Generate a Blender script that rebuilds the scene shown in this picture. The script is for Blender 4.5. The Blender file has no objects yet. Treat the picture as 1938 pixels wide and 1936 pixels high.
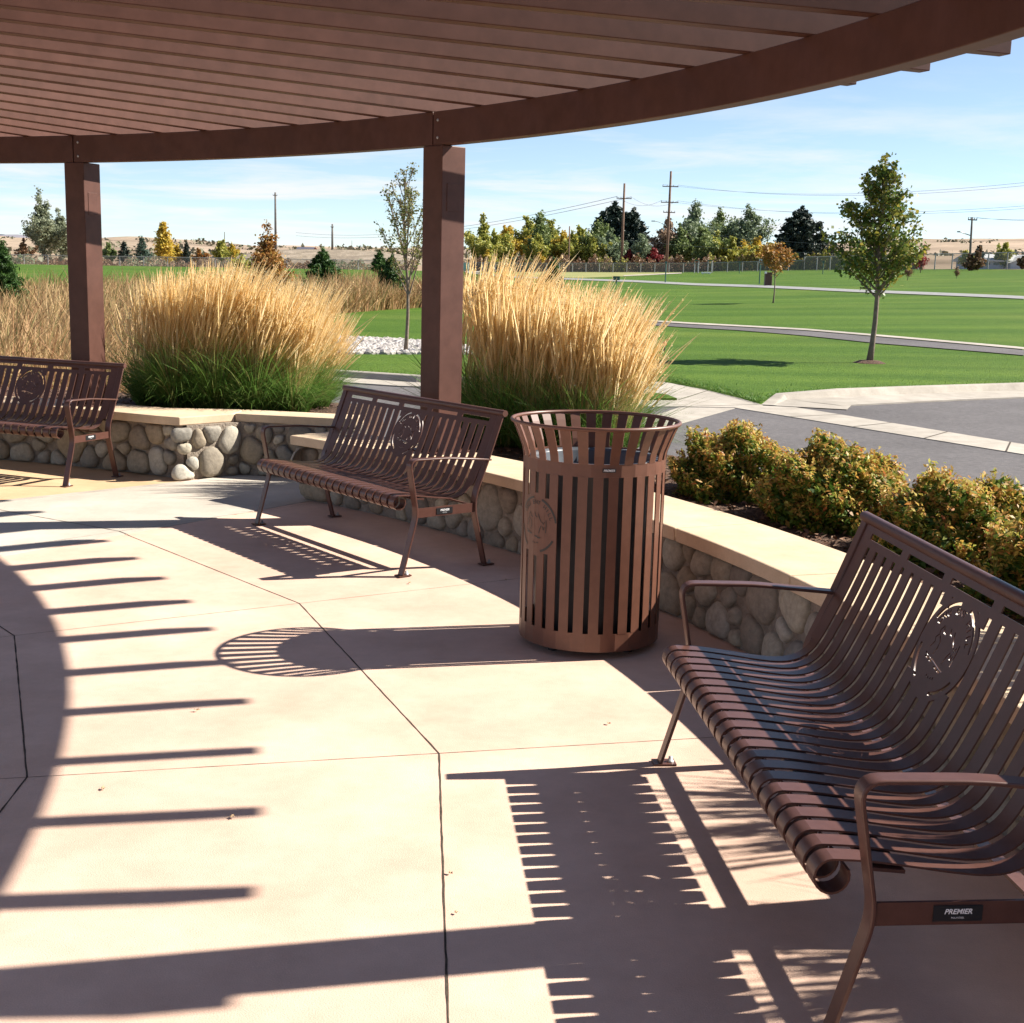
import bpy, bmesh, math, random
import numpy as np
from mathutils import Vector, Matrix
random.seed(7); RNG = np.random.default_rng(7)
R_ = math.radians; PI = math.pi
SC = bpy.context.scene; COL = SC.collection

# ------------------------------------------------------------------ camera
F_PX, PITCH, ROLL, EYE = 2464.6, 0.17969, 0.02509, 1.68
W0, H0 = 1938.0, 1936.0
cd = bpy.data.cameras.new('camera'); cam = bpy.data.objects.new('camera', cd); COL.objects.link(cam)
cd.sensor_width = 36.0; cd.sensor_fit = 'HORIZONTAL'; cd.lens = F_PX/W0*36.0
cd.clip_start = 0.05; cd.clip_end = 20000
cam.matrix_world = Matrix.Translation((0, 0, EYE)) @ Matrix.Rotation(PI/2-PITCH, 4, 'X') @ Matrix.Rotation(ROLL, 4, 'Z')
SC.camera = cam
SC.render.resolution_x = 1024; SC.render.resolution_y = 1023

# ------------------------------------------------------------------ light
SUN_AZ, SUN_EL = R_(12.5), math.atan(1/1.272)
sd = bpy.data.lights.new('sun', 'SUN'); so = bpy.data.objects.new('sun', sd); COL.objects.link(so)
sd.energy = 5.0; sd.angle = R_(0.53); sd.color = (1.0, 0.93, 0.82)
sv = Vector((math.cos(SUN_AZ)*math.cos(SUN_EL), math.sin(SUN_AZ)*math.cos(SUN_EL), math.sin(SUN_EL)))
so.rotation_euler = sv.to_track_quat('Z', 'Y').to_euler(); so.location = (20, 5, 20)

w = bpy.data.worlds.new('World'); SC.world = w; w.use_nodes = True
nt = w.node_tree; nt.nodes.clear()
def N(t, ty, **k):
    n = t.nodes.new(ty)
    for a, b in k.items():
        if a.startswith('i_'):
            n.inputs[a[2:].replace('_', ' ')].default_value = b
        else: setattr(n, a, b)
    return n
L = nt.links.new
out = N(nt, 'ShaderNodeOutputWorld'); bg = N(nt, 'ShaderNodeBackground'); sky = N(nt, 'ShaderNodeTexSky')
sky.sky_type = 'NISHITA'; sky.sun_disc = False; sky.sun_elevation = SUN_EL; sky.sun_rotation = PI/2-SUN_AZ
sky.air_density = 0.85; sky.dust_density = 0.0; sky.ozone_density = 2.8; sky.altitude = 1500
bg.inputs['Strength'].default_value = 0.066
tc = N(nt, 'ShaderNodeTexCoord'); sep = N(nt, 'ShaderNodeSeparateXYZ'); L(tc.outputs['Generated'], sep.inputs[0])
# clouds: direction projected on a high flat layer, so wisps stretch towards the horizon
zc = N(nt, 'ShaderNodeMath', operation='MAXIMUM'); L(sep.outputs['Z'], zc.inputs[0]); zc.inputs[1].default_value = 0.0
za = N(nt, 'ShaderNodeMath', operation='ADD'); L(zc.outputs[0], za.inputs[0]); za.inputs[1].default_value = 0.055
cmb = N(nt, 'ShaderNodeCombineXYZ')
for a in 'XY':
    d = N(nt, 'ShaderNodeMath', operation='DIVIDE'); L(sep.outputs[a], d.inputs[0]); L(za.outputs[0], d.inputs[1]); L(d.outputs[0], cmb.inputs[a])
nz = N(nt, 'ShaderNodeTexNoise'); nz.inputs['Scale'].default_value = 0.62; nz.inputs['Detail'].default_value = 9; nz.inputs['Roughness'].default_value = 0.62; nz.inputs['Distortion'].default_value = 0.35
mp = N(nt, 'ShaderNodeMapping'); mp.inputs['Location'].default_value = (3.1, 7.7, 0); mp.inputs['Scale'].default_value = (1.0, 1.25, 1)
L(cmb.outputs[0], mp.inputs[0]); L(mp.outputs[0], nz.inputs['Vector'])
rp = N(nt, 'ShaderNodeValToRGB'); rp.color_ramp.elements[0].position = 0.44; rp.color_ramp.elements[1].position = 0.64
L(nz.outputs['Fac'], rp.inputs[0])
# more cloud low down, clearer overhead
band = N(nt, 'ShaderNodeMapRange'); band.inputs['From Min'].default_value = 0.06; band.inputs['From Max'].default_value = 0.155
band.inputs['To Min'].default_value = 0.9; band.inputs['To Max'].default_value = 0.05
L(sep.outputs['Z'], band.inputs[0])
m1 = N(nt, 'ShaderNodeMath', operation='MULTIPLY'); L(rp.outputs[0], m1.inputs[0]); L(band.outputs[0], m1.inputs[1])
mx = N(nt, 'ShaderNodeMixRGB'); mx.inputs[2].default_value = (6.0, 6.1, 6.25, 1)
hs = N(nt, 'ShaderNodeHueSaturation'); hs.inputs['Saturation'].default_value = 0.88; L(sky.outputs[0], hs.inputs['Color'])
L(m1.outputs[0], mx.inputs[0]); L(hs.outputs[0], mx.inputs[1]); L(mx.outputs[0], bg.inputs[0]); L(bg.outputs[0], out.inputs[0])

SC.view_settings.view_transform = 'Standard'; SC.view_settings.look = 'None'
SC.view_settings.exposure = 1.31; SC.view_settings.gamma = 1.0
SC.render.engine = 'CYCLES'
SC.cycles.max_bounces = 8; SC.cycles.diffuse_bounces = 4; SC.cycles.transparent_max_bounces = 12

# ------------------------------------------------------------------ materials
def mat(name, c1, c2=None, scale=5.0, rough=0.7, bump=0.0, bscale=None, detail=4, spec=0.4, metal=0.0, c3=None, big=None, coat=0.0, bdist=0.01, speck=None):
    """noise-mixed colour, optional large scale tone and bump, world-space coordinates"""
    m = bpy.data.materials.new(name); m.use_nodes = True; t = m.node_tree; b = t.nodes['Principled BSDF']; LL = t.links.new
    b.inputs['Roughness'].default_value = rough; b.inputs['Metallic'].default_value = metal
    b.inputs['Specular IOR Level'].default_value = spec
    b.inputs['Coat Weight'].default_value = coat
    g = N(t, 'ShaderNodeNewGeometry')
    if c2 is not None:
        n = N(t, 'ShaderNodeTexNoise'); n.inputs['Scale'].default_value = scale; n.inputs['Detail'].default_value = detail
        n.inputs['Roughness'].default_value = .6
        LL(g.outputs['Position'], n.inputs['Vector'])
        r = N(t, 'ShaderNodeValToRGB'); e = r.color_ramp.elements
        e[0].position = .35; e[1].position = .65; e[0].color = (*c1, 1); e[1].color = (*c2, 1)
        if c3: x = e.new(.5); x.color = (*c3, 1)
        LL(n.outputs['Fac'], r.inputs[0]); src = r.outputs[0]
        if big:
            n2 = N(t, 'ShaderNodeTexNoise'); n2.inputs['Scale'].default_value = big[0]; n2.inputs['Detail'].default_value = 3
            LL(g.outputs['Position'], n2.inputs['Vector'])
            r2 = N(t, 'ShaderNodeMapRange'); r2.inputs['From Min'].default_value = .3; r2.inputs['From Max'].default_value = .7
            r2.inputs['To Min'].default_value = 1-big[1]; r2.inputs['To Max'].default_value = 1+big[1]
            LL(n2.outputs['Fac'], r2.inputs[0])
            hm = N(t, 'ShaderNodeVectorMath', operation='SCALE'); LL(src, hm.inputs[0]); LL(r2.outputs[0], hm.inputs['Scale']); src = hm.outputs[0]
        if speck:
            for sc_, amt in speck:
                n3 = N(t, 'ShaderNodeTexNoise'); n3.inputs['Scale'].default_value = sc_; n3.inputs['Detail'].default_value = 4; n3.inputs['Roughness'].default_value = .8
                LL(g.outputs['Position'], n3.inputs['Vector'])
                r3 = N(t, 'ShaderNodeMapRange'); r3.inputs['From Min'].default_value = .32; r3.inputs['From Max'].default_value = .68
                r3.inputs['To Min'].default_value = 1-amt; r3.inputs['To Max'].default_value = 1+amt*.6
                LL(n3.outputs['Fac'], r3.inputs[0]); h3 = N(t, 'ShaderNodeVectorMath', operation='SCALE'); LL(src, h3.inputs[0]); LL(r3.outputs[0], h3.inputs['Scale']); src = h3.outputs[0]
        LL(src, b.inputs['Base Color'])
    else: b.inputs['Base Color'].default_value = (*c1, 1)
    if bump:
        n = N(t, 'ShaderNodeTexNoise'); n.inputs['Scale'].default_value = bscale or scale*4; n.inputs['Detail'].default_value = 5
        LL(g.outputs['Position'], n.inputs['Vector'])
        bp = N(t, 'ShaderNodeBump'); bp.inputs['Strength'].default_value = bump; bp.inputs['Distance'].default_value = bdist
        LL(n.outputs['Fac'], bp.inputs['Height']); LL(bp.outputs[0], b.inputs['Normal'])
    return m

def leafmat(name, cols, trans=0.35, rough=0.55, spec=0.3):
    """colour by random island; a share of light passes through"""
    m = bpy.data.materials.new(name); m.use_nodes = True; t = m.node_tree; b = t.nodes['Principled BSDF']; LL = t.links.new
    g = N(t, 'ShaderNodeNewGeometry'); r = N(t, 'ShaderNodeValToRGB'); e = r.color_ramp.elements
    n = len(cols)
    e[0].position = 0; e[0].color = (*cols[0], 1); e[1].position = 1; e[1].color = (*cols[-1], 1)
    for i in range(1, n-1):
        x = e.new(i/(n-1)); x.color = (*cols[i], 1)
    LL(g.outputs['Random Per Island'], r.inputs[0]); LL(r.outputs[0], b.inputs['Base Color'])
    b.inputs['Roughness'].default_value = rough; b.inputs['Specular IOR Level'].default_value = spec
    tr = N(t, 'ShaderNodeBsdfTranslucent'); LL(r.outputs[0], tr.inputs[0])
    mxs = N(t, 'ShaderNodeMixShader'); mxs.inputs[0].default_value = trans
    o = t.nodes['Material Output']; LL(b.outputs[0], mxs.inputs[1]); LL(tr.outputs[0], mxs.inputs[2]); LL(mxs.outputs[0], o.inputs[0])
    return m

M = {}
M['paint'] = mat('brown_paint', (.078, .034, .025), (.098, .044, .033), 9, .5, .06, 260, spec=.25, big=(1.2, .1), bdist=.002)
M['bench'] = mat('bench_powder_coat', (.080, .035, .026), (.096, .043, .033), 30, .36, .10, 420, spec=.4, bdist=.0012)
M['can'] = mat('bin_powder_coat', (.120, .050, .031), (.142, .060, .038), 22, .42, .08, 420, spec=.5, bdist=.0012)
M['patio'] = mat('tan_concrete', (.57, .395, .305), (.655, .47, .372), 2.2, .85, .35, 220, detail=9, spec=.2, big=(.45, .12), bdist=.004, speck=[(260, .10), (11, .06), (.9, .07)])
M['patio_outer'] = mat('orange_concrete', (.50, .34, .20), (.58, .41, .25), 2.2, .85, .3, 220, detail=9, spec=.2, big=(.6, .1), bdist=.004, speck=[(260, .10), (11, .06)])
M['grey_conc'] = mat('grey_concrete', (.44, .395, .335), (.53, .48, .415), 1.7, .88, .3, 220, detail=9, spec=.2, big=(.5, .12), bdist=.004, speck=[(240, .12), (9, .07)])
M['kerb'] = mat('kerb_concrete', (.34, .305, .26), (.43, .39, .335), 3, .88, .3, 90, detail=8, spec=.2, big=(.4, .15), speck=[(60, .12), (5, .08)])
M['joint'] = mat('joint_filler', (.035, .026, .018), (.075, .055, .038), 40, .95)
M['cap'] = mat('cast_cap', (.55, .42, .29), (.64, .50, .35), 3.5, .8, .3, 180, detail=8, spec=.2, big=(1.1, .10), bdist=.004, speck=[(200, .10), (12, .07)])
M['mortar'] = mat('mortar', (.20, .165, .13), (.29, .24, .195), 18, .95, .7, 60, big=(3, .15), bdist=.02)
M['asphalt'] = mat('asphalt', (.105, .098, .10), (.14, .13, .13), 14, .92, .5, 120, detail=9, spec=.2, big=(.35, .16), bdist=.01, speck=[(70, .25), (1.6, .10)])
M['mulch'] = mat('bark_mulch', (.06, .032, .02), (.17, .10, .065), 26, .95, 1.0, 45, c3=(.10, .055, .035), detail=8, bdist=.04)
M['ground'] = mat('dry_ground', (.19, .14, .09), (.37, .29, .19), .045, .95, .6, .9, c3=(.30, .22, .15), detail=12, spec=.1, big=(.012, .18), bdist=.3)
M['bark'] = mat('young_bark', (.15, .11, .085), (.23, .175, .14), 14, .9, .6, 60)
M['darkbark'] = mat('dark_bark', (.05, .038, .03), (.09, .07, .055), 8, .9, .5, 40)
M['pole'] = mat('pole_timber', (.13, .075, .05), (.19, .12, .085), 3, .9)
M['greypole'] = mat('grey_pole_timber', (.12, .11, .10), (.18, .16, .14), 3, .9)
M['galv'] = mat('galvanised_steel', (.34, .35, .35), (.45, .46, .46), 6, .5, metal=.5)
M['fence'] = mat('fence_steel', (.26, .26, .25), (.34, .34, .33), 6, .6, metal=.2)
M['wire'] = mat('cable', (.16, .16, .17), rough=.6)
M['white'] = mat('white_board', (.72, .72, .70), (.80, .80, .78), 5, .7)
M['white_metal'] = mat('lettering_white', (.75, .76, .78), rough=.4)
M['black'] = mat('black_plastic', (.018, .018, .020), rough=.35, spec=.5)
M['liner'] = mat('grey_liner', (.045, .05, .06), (.075, .085, .10), 5, .35, spec=.5)
M['red'] = mat('red_plastic', (.62, .03, .03), rough=.5)
M['greenpaint'] = mat('green_paint', (.04, .10, .08), (.05, .12, .10), 5, .5)
M['binbrown'] = mat('far_bin_brown', (.07, .035, .025), (.09, .045, .035), 5, .6)
M['roof_white'] = mat('pale_roof', (.50, .50, .50), (.58, .58, .57), .8, .8)
M['siding'] = mat('pale_siding', (.44, .48, .54), (.50, .54, .60), 1.5, .8)
M['glass'] = mat('dark_glass', (.03, .04, .05), rough=.15, spec=.6)
M['roof_dark'] = mat('dark_roof', (.06, .06, .09), (.09, .09, .12), 1, .85)
M['redwall'] = mat('red_wall', (.24, .10, .07), (.28, .13, .09), 1, .85)
M['hill'] = mat('far_hill', (.22, .16, .12), (.42, .32, .24), .011, .95, .8, .05, c3=(.33, .26, .19), detail=12, spec=.05, big=(.003, .2), bdist=3)
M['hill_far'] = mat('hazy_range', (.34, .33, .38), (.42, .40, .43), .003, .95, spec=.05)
M['mound'] = mat('gravel_mound', (.20, .165, .13), (.31, .26, .205), .35, .95, .6, 1.2, c3=(.24, .20, .15), detail=12, spec=.05, bdist=.4)

# lawn: mown stripes + mottling
def lawn_mat():
    m = bpy.data.materials.new('lawn_turf'); m.use_nodes = True; t = m.node_tree; b = t.nodes['Principled BSDF']; LL = t.links.new
    g = N(t, 'ShaderNodeNewGeometry')
    n1 = N(t, 'ShaderNodeTexNoise'); n1.inputs['Scale'].default_value = 9; n1.inputs['Detail'].default_value = 10; n1.inputs['Roughness'].default_value = .75
    LL(g.outputs['Position'], n1.inputs['Vector'])
    mp = N(t, 'ShaderNodeMapping'); mp.inputs['Scale'].default_value = (.05, .55, .3); mp.inputs['Rotation'].default_value = (0, 0, .12)
    LL(g.outputs['Position'], mp.inputs[0])
    n2 = N(t, 'ShaderNodeTexNoise'); n2.inputs['Scale'].default_value = 1.0; n2.inputs['Detail'].default_value = 5; LL(mp.outputs[0], n2.inputs['Vector'])
    ad = N(t, 'ShaderNodeMath', operation='MULTIPLY_ADD'); LL(n1.outputs['Fac'], ad.inputs[0]); ad.inputs[1].default_value = .62
    sc = N(t, 'ShaderNodeMath', operation='MULTIPLY'); LL(n2.outputs['Fac'], sc.inputs[0]); sc.inputs[1].default_value = .42
    LL(sc.outputs[0], ad.inputs[2])
    r = N(t, 'ShaderNodeValToRGB'); e = r.color_ramp.elements
    e[0].position = .38; e[0].color = (.034, .080, .008, 1); e[1].position = .66; e[1].color = (.105, .170, .022, 1)
    x = e.new(.52); x.color = (.060, .118, .013, 1)
    LL(ad.outputs[0], r.inputs[0])
    n4 = N(t, 'ShaderNodeTexNoise'); n4.inputs['Scale'].default_value = .16; n4.inputs['Detail'].default_value = 6; LL(g.outputs['Position'], n4.inputs['Vector'])
    m4 = N(t, 'ShaderNodeMapRange'); m4.inputs['From Min'].default_value = .5; m4.inputs['From Max'].default_value = .78; m4.inputs['To Max'].default_value = .5; LL(n4.outputs['Fac'], m4.inputs[0])
    x4 = N(t, 'ShaderNodeMixRGB'); x4.inputs[2].default_value = (.15, .185, .035, 1); LL(m4.outputs[0], x4.inputs[0]); LL(r.outputs[0], x4.inputs[1]); LL(x4.outputs[0], b.inputs['Base Color'])
    b.inputs['Roughness'].default_value = .9; b.inputs['Specular IOR Level'].default_value = .12
    nb = N(t, 'ShaderNodeTexNoise'); nb.inputs['Scale'].default_value = 28; nb.inputs['Detail'].default_value = 8; LL(g.outputs['Position'], nb.inputs['Vector'])
    bp = N(t, 'ShaderNodeBump'); bp.inputs['Strength'].default_value = .8; bp.inputs['Distance'].default_value = .05
    LL(nb.outputs['Fac'], bp.inputs['Height']); LL(bp.outputs[0], b.inputs['Normal'])
    return m
M['lawn'] = lawn_mat()
M['turf_blade'] = leafmat('turf_blades', [(.05, .13, .015), (.09, .20, .03), (.13, .25, .04), (.22, .27, .07)], .3)
M['stone'] = leafmat('river_stone', [(.17, .145, .115), (.32, .28, .22), (.22, .205, .18), (.40, .36, .28), (.27, .22, .155), (.37, .34, .28), (.19, .17, .15), (.34, .27, .18), (.40, .38, .33)], 0.0, .8)
def stone_detail():
    m = M['stone']; t = m.node_tree; b = t.nodes['Principled BSDF']; LL = t.links.new
    g = [n for n in t.nodes if n.bl_idname == 'ShaderNodeNewGeometry'][0]
    n = N(t, 'ShaderNodeTexNoise'); n.inputs['Scale'].default_value = 30; n.inputs['Detail'].default_value = 8; n.inputs['Roughness'].default_value = .7
    LL(g.outputs['Position'], n.inputs['Vector'])
    mr = N(t, 'ShaderNodeMapRange'); mr.inputs['From Min'].default_value = .3; mr.inputs['From Max'].default_value = .7; mr.inputs['To Min'].default_value = .72; mr.inputs['To Max'].default_value = 1.25
    LL(n.outputs['Fac'], mr.inputs[0])
    src = b.inputs['Base Color'].links[0].from_socket
    s = N(t, 'ShaderNodeVectorMath', operation='SCALE'); LL(src, s.inputs[0]); LL(mr.outputs[0], s.inputs['Scale']); LL(s.outputs[0], b.inputs['Base Color'])
    bp = N(t, 'ShaderNodeBump'); bp.inputs['Strength'].default_value = .5; bp.inputs['Distance'].default_value = .008
    LL(n.outputs['Fac'], bp.inputs['Height']); LL(bp.outputs[0], b.inputs['Normal'])
stone_detail()
M['gravel'] = leafmat('pale_cobble', [(.26, .24, .22), (.42, .39, .36), (.34, .31, .29), (.52, .49, .46), (.18, .16, .16)], 0, .85)
M['straw'] = leafmat('straw_plume', [(.83, .65, .34), (.88, .74, .44), (.77, .55, .26), (.92, .82, .57), (.86, .69, .38)], .6, .6)
M['stalk'] = leafmat('straw_stalk', [(.50, .38, .16), (.66, .52, .25), (.56, .42, .18), (.34, .33, .10)], .25, .6)
M['blade'] = leafmat('grass_blade', [(.06, .15, .025), (.12, .25, .045), (.17, .29, .06), (.08, .18, .035), (.30, .31, .11)], .35, .5)
M['reed'] = leafmat('dry_reed', [(.44, .27, .13), (.30, .17, .08), (.60, .43, .22), (.38, .20, .10), (.50, .33, .16), (.20, .20, .07), (.24, .13, .06)], .3, .7)
M['maple'] = leafmat('maple_leaf', [(.06, .11, .025), (.10, .16, .035), (.16, .20, .04), (.08, .13, .03), (.30, .26, .05), (.14, .17, .035), (.40, .31, .06)], .35, .45)
M['sparse'] = leafmat('sparse_leaf', [(.20, .23, .06), (.13, .17, .05), (.30, .25, .08), (.17, .15, .06)], .3)
M['orange'] = leafmat('orange_leaf', [(.34, .15, .04), (.44, .20, .05), (.24, .11, .035), (.38, .24, .06), (.20, .14, .04)], .3)
M['pine'] = leafmat('pine_needle', [(.025, .06, .018), (.05, .11, .025), (.08, .16, .03), (.035, .08, .02)], .15)
M['spruce'] = leafmat('spruce_needle', [(.018, .032, .024), (.028, .048, .036), (.040, .062, .046)], .1)
M['bluespruce'] = leafmat('blue_spruce_needle', [(.05, .09, .065), (.08, .13, .10), (.10, .16, .11)], .1)
M['yellow'] = leafmat('yellow_leaf', [(.52, .38, .05), (.62, .45, .07), (.40, .32, .05), (.58, .36, .06)], .35)
M['yellowgreen'] = leafmat('yellow_green_leaf', [(.30, .33, .06), (.40, .39, .08), (.22, .26, .06), (.50, .43, .09), (.17, .22, .055)], .35)
M['greenleaf'] = leafmat('green_leaf', [(.12, .17, .055), (.18, .24, .08), (.24, .28, .10), (.15, .21, .08)], .3)
M['silver'] = leafmat('silver_leaf', [(.22, .25, .16), (.30, .33, .22), (.16, .19, .11), (.26, .27, .17)], .3)
M['greygreen'] = leafmat('grey_green_leaf', [(.17, .23, .13), (.24, .30, .18), (.13, .18, .09), (.30, .34, .22)], .3)
M['red_leaf'] = leafmat('red_leaf', [(.28, .03, .035), (.20, .025, .03), (.34, .08, .07)], .3)
M['tan_leaf'] = leafmat('tan_twig', [(.34, .24, .16), (.26, .17, .11), (.40, .30, .20), (.22, .13, .09)], .2)
M['russet'] = leafmat('russet_brush', [(.24, .12, .07), (.17, .09, .05), (.30, .19, .10), (.13, .11, .05)], .2)
M['spirea'] = leafmat('spirea_leaf', [(.035, .085, .012), (.07, .14, .02), (.13, .20, .028), (.05, .11, .015), (.20, .26, .04), (.04, .09, .012), (.30, .30, .05), (.08, .15, .02), (.34, .17, .04), (.11, .18, .025)], .35, .5, .25)
M['spirea_top'] = leafmat('spirea_tip_leaf', [(.52, .25, .06), (.48, .40, .08), (.44, .14, .05), (.58, .50, .13), (.22, .28, .04), (.64, .34, .12), (.38, .40, .06)], .4, .5, .25)
M['litter'] = leafmat('leaf_litter', [(.35, .22, .11), (.48, .34, .2), (.22, .13, .07)], .2)

# ------------------------------------------------------------------ object helpers
def tag(o, label=None, cat=None, group=None, kind=None):
    if label: o['label'] = label
    if cat: o['category'] = cat
    if group: o['group'] = group
    if kind: o['kind'] = kind
    return o
def thing(name, label, cat, loc=(0, 0, 0), rz=0, group=None):
    o = bpy.data.objects.new(name, None); COL.objects.link(o); o.empty_display_size = .1
    o.location = loc; o.rotation_euler = (0, 0, rz)
    return tag(o, label, cat, group)
def link(name, me, m, parent=None, smooth=False):
    if m is not None:
        for x in (m if isinstance(m, (list, tuple)) else [m]): me.materials.append(M[x] if isinstance(x, str) else x)
    if smooth:
        me.polygons.foreach_set('use_smooth', [True]*len(me.polygons))
    o = bpy.data.objects.new(name, me); COL.objects.link(o)
    if parent: o.parent = parent
    return o
def copy_tree(o, parent=None):
    c = o.copy(); COL.objects.link(c)
    if parent: c.parent = parent
    for ch in list(o.children): copy_tree(ch, c)
    return c

class MB:
    def __init__(s): s.v = []; s.f = []
    def add(s, vs, fs):
        k = len(s.v); s.v += [tuple(p) for p in vs]; s.f += [tuple(i+k for i in f) for f in fs]
    def box(s, x0, x1, y0, y1, z0, z1, T=None):
        P = [Vector(p) for p in ((x0,y0,z0),(x1,y0,z0),(x1,y1,z0),(x0,y1,z0),(x0,y0,z1),(x1,y0,z1),(x1,y1,z1),(x0,y1,z1))]
        if T is not None: P = [T @ p for p in P]
        s.add(P, [(0,3,2,1),(4,5,6,7),(0,1,5,4),(1,2,6,5),(2,3,7,6),(3,0,4,7)])
    def tube(s, pts, r, n=8, cap=True):
        pts = [Vector(p) for p in pts]; rr = r if isinstance(r, (list, tuple)) else [r]*len(pts)
        vs = []; up = None
        for i, p in enumerate(pts):
            d = (pts[min(i+1, len(pts)-1)]-pts[max(i-1, 0)]).normalized()
            if up is None: up = d.orthogonal().normalized()
            else:
                up = (up-d*up.dot(d)); up = up.normalized() if up.length > 1e-6 else d.orthogonal().normalized()
            q = d.cross(up)
            for k in range(n):
                a = 2*PI*k/n; vs.append(p+(up*math.cos(a)+q*math.sin(a))*rr[i])
        fs = []
        for i in range(len(pts)-1):
            for k in range(n): fs.append((i*n+k, i*n+(k+1)%n, (i+1)*n+(k+1)%n, (i+1)*n+k))
        if cap:
            fs.append(tuple(range(n-1, -1, -1))); b = (len(pts)-1)*n; fs.append(tuple(b+k for k in range(n)))
        s.add(vs, fs)
    def sweep(s, pts, side, nrm, w, t):
        """flat bar along pts: width w along side vector, thickness t along nrm list"""
        vs = []
        for p, n_ in zip(pts, nrm):
            p = Vector(p); a = Vector(side)*w/2; b = Vector(n_)*t/2
            vs += [p-a-b, p+a-b, p+a+b, p-a+b]
        fs = []
        m = len(pts)
        for i in range(m-1):
            for k in range(4): fs.append((4*i+k, 4*i+(k+1)%4, 4*i+4+(k+1)%4, 4*i+4+k))
        fs += [(3,2,1,0), tuple(4*(m-1)+k for k in range(4))]
        s.add(vs, fs)
    def prism(s, poly, z0, z1):
        n = len(poly); vs = [(p[0], p[1], z0) for p in poly]+[(p[0], p[1], z1) for p in poly]
        s.add(vs, [tuple(range(n-1, -1, -1)), tuple(range(n, 2*n))]+[(k, (k+1)%n, n+(k+1)%n, n+k) for k in range(n)])
    def lathe(s, prof, n=32, close=False):
        vs = []; m = len(prof)
        for k in range(n):
            a = 2*PI*k/n
            for r, z in prof: vs.append((r*math.cos(a), r*math.sin(a), z))
        fs = []
        for k in range(n):
            for i in range(m-1 if not close else m):
                j = (i+1)%m; fs.append((k*m+i, ((k+1)%n)*m+i, ((k+1)%n)*m+j, k*m+j))
        s.add(vs, fs)
    def mesh(s, name='m'):
        me = bpy.data.meshes.new(name); me.from_pydata(s.v, [], s.f)
        bm = bmesh.new(); bm.from_mesh(me); bmesh.ops.recalc_face_normals(bm, faces=bm.faces); bm.to_mesh(me); bm.free()
        return me
    def build(s, name, m, parent=None, smooth=False, bevel=0.0, loc=None, seg=2):
        o = link(name, s.mesh(name), m, parent, smooth)
        if bevel:
            b = o.modifiers.new('edge', 'BEVEL'); b.width = bevel; b.segments = seg; b.limit_method = 'ANGLE'; b.angle_limit = R_(35)
        if loc is not None: o.location = loc
        return o

def quads_mesh(V, name, flip=None):
    """V: (n,4,3) array -> mesh of separate quads"""
    n = len(V); me = bpy.data.meshes.new(name)
    me.vertices.add(4*n); me.vertices.foreach_set('co', V.reshape(-1).astype(np.float32))
    me.loops.add(4*n); me.loops.foreach_set('vertex_index', np.arange(4*n, dtype=np.int32))
    me.polygons.add(n); me.polygons.foreach_set('loop_start', np.arange(0, 4*n, 4, dtype=np.int32)); me.polygons.foreach_set('loop_total', np.full(n, 4, dtype=np.int32))
    me.update(); me.validate(); return me
def strips_mesh(P, name):
    """P: (n, m+1, 2, 3) ribbons -> connected strips"""
    n, m1 = P.shape[0], P.shape[1]; me = bpy.data.meshes.new(name)
    me.vertices.add(n*m1*2); me.vertices.foreach_set('co', P.reshape(-1).astype(np.float32))
    b = (np.arange(n)*m1*2)[:, None]; k = (np.arange(m1-1)*2)[None, :]
    q = np.stack([b+k, b+k+1, b+k+3, b+k+2], -1).reshape(-1, 4).astype(np.int32)
    me.loops.add(q.size); me.loops.foreach_set('vertex_index', q.reshape(-1))
    me.polygons.add(len(q)); me.polygons.foreach_set('loop_start', np.arange(0, q.size, 4, dtype=np.int32)); me.polygons.foreach_set('loop_total', np.full(len(q), 4, dtype=np.int32))
    me.update(); me.validate(); return me
def unit(a): return a/np.maximum(np.linalg.norm(a, axis=-1, keepdims=True), 1e-9)
def rand_dirs(n, rng=RNG):
    return unit(rng.normal(size=(n, 3)))
def leaves(C, size, aspect=.55, up=.3, rng=RNG, dirs=None, var=.35):
    """diamond-ish leaf quads at centres C"""
    n = len(C); nrm = rand_dirs(n, rng); nrm[:, 2] = np.abs(nrm[:, 2])+up; nrm = unit(nrm)
    d = rand_dirs(n, rng) if dirs is None else unit(dirs+rng.normal(size=(n, 3))*.35)
    d = unit(d-nrm*np.sum(d*nrm, 1, keepdims=True)); s = np.cross(nrm, d)
    L_ = size*(1+rng.uniform(-var, var, (n, 1))); wv = L_*aspect*.5
    return np.stack([C-d*L_*.5, C+s*wv-d*L_*.05+nrm*L_*.08, C+d*L_*.5, C-s*wv-d*L_*.05+nrm*L_*.08], 1)
def ribbons(B, up, lean, t0, t1, m, width, taper, rng=RNG, sidev=None):
    """curved ribbons: P(t)=B+up*t+lean*t^2 ; arrays (n,3); width (n,) ; taper fn(t01)"""
    n = len(B); t = np.linspace(0, 1, m+1)[None, :, None]*(t1-t0)+t0
    P = B[:, None, :]+up[:, None, :]*t+lean[:, None, :]*t*t
    if sidev is None:
        a = rng.uniform(0, 2*PI, n); sidev = np.stack([np.cos(a), np.sin(a), np.zeros(n)], 1)
    wd = width[:, None]*np.array([taper(k/m) for k in range(m+1)])[None, :]
    S = sidev[:, None, :]*wd[..., None]*.5
    return np.stack([P-S, P+S], 2)

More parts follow.
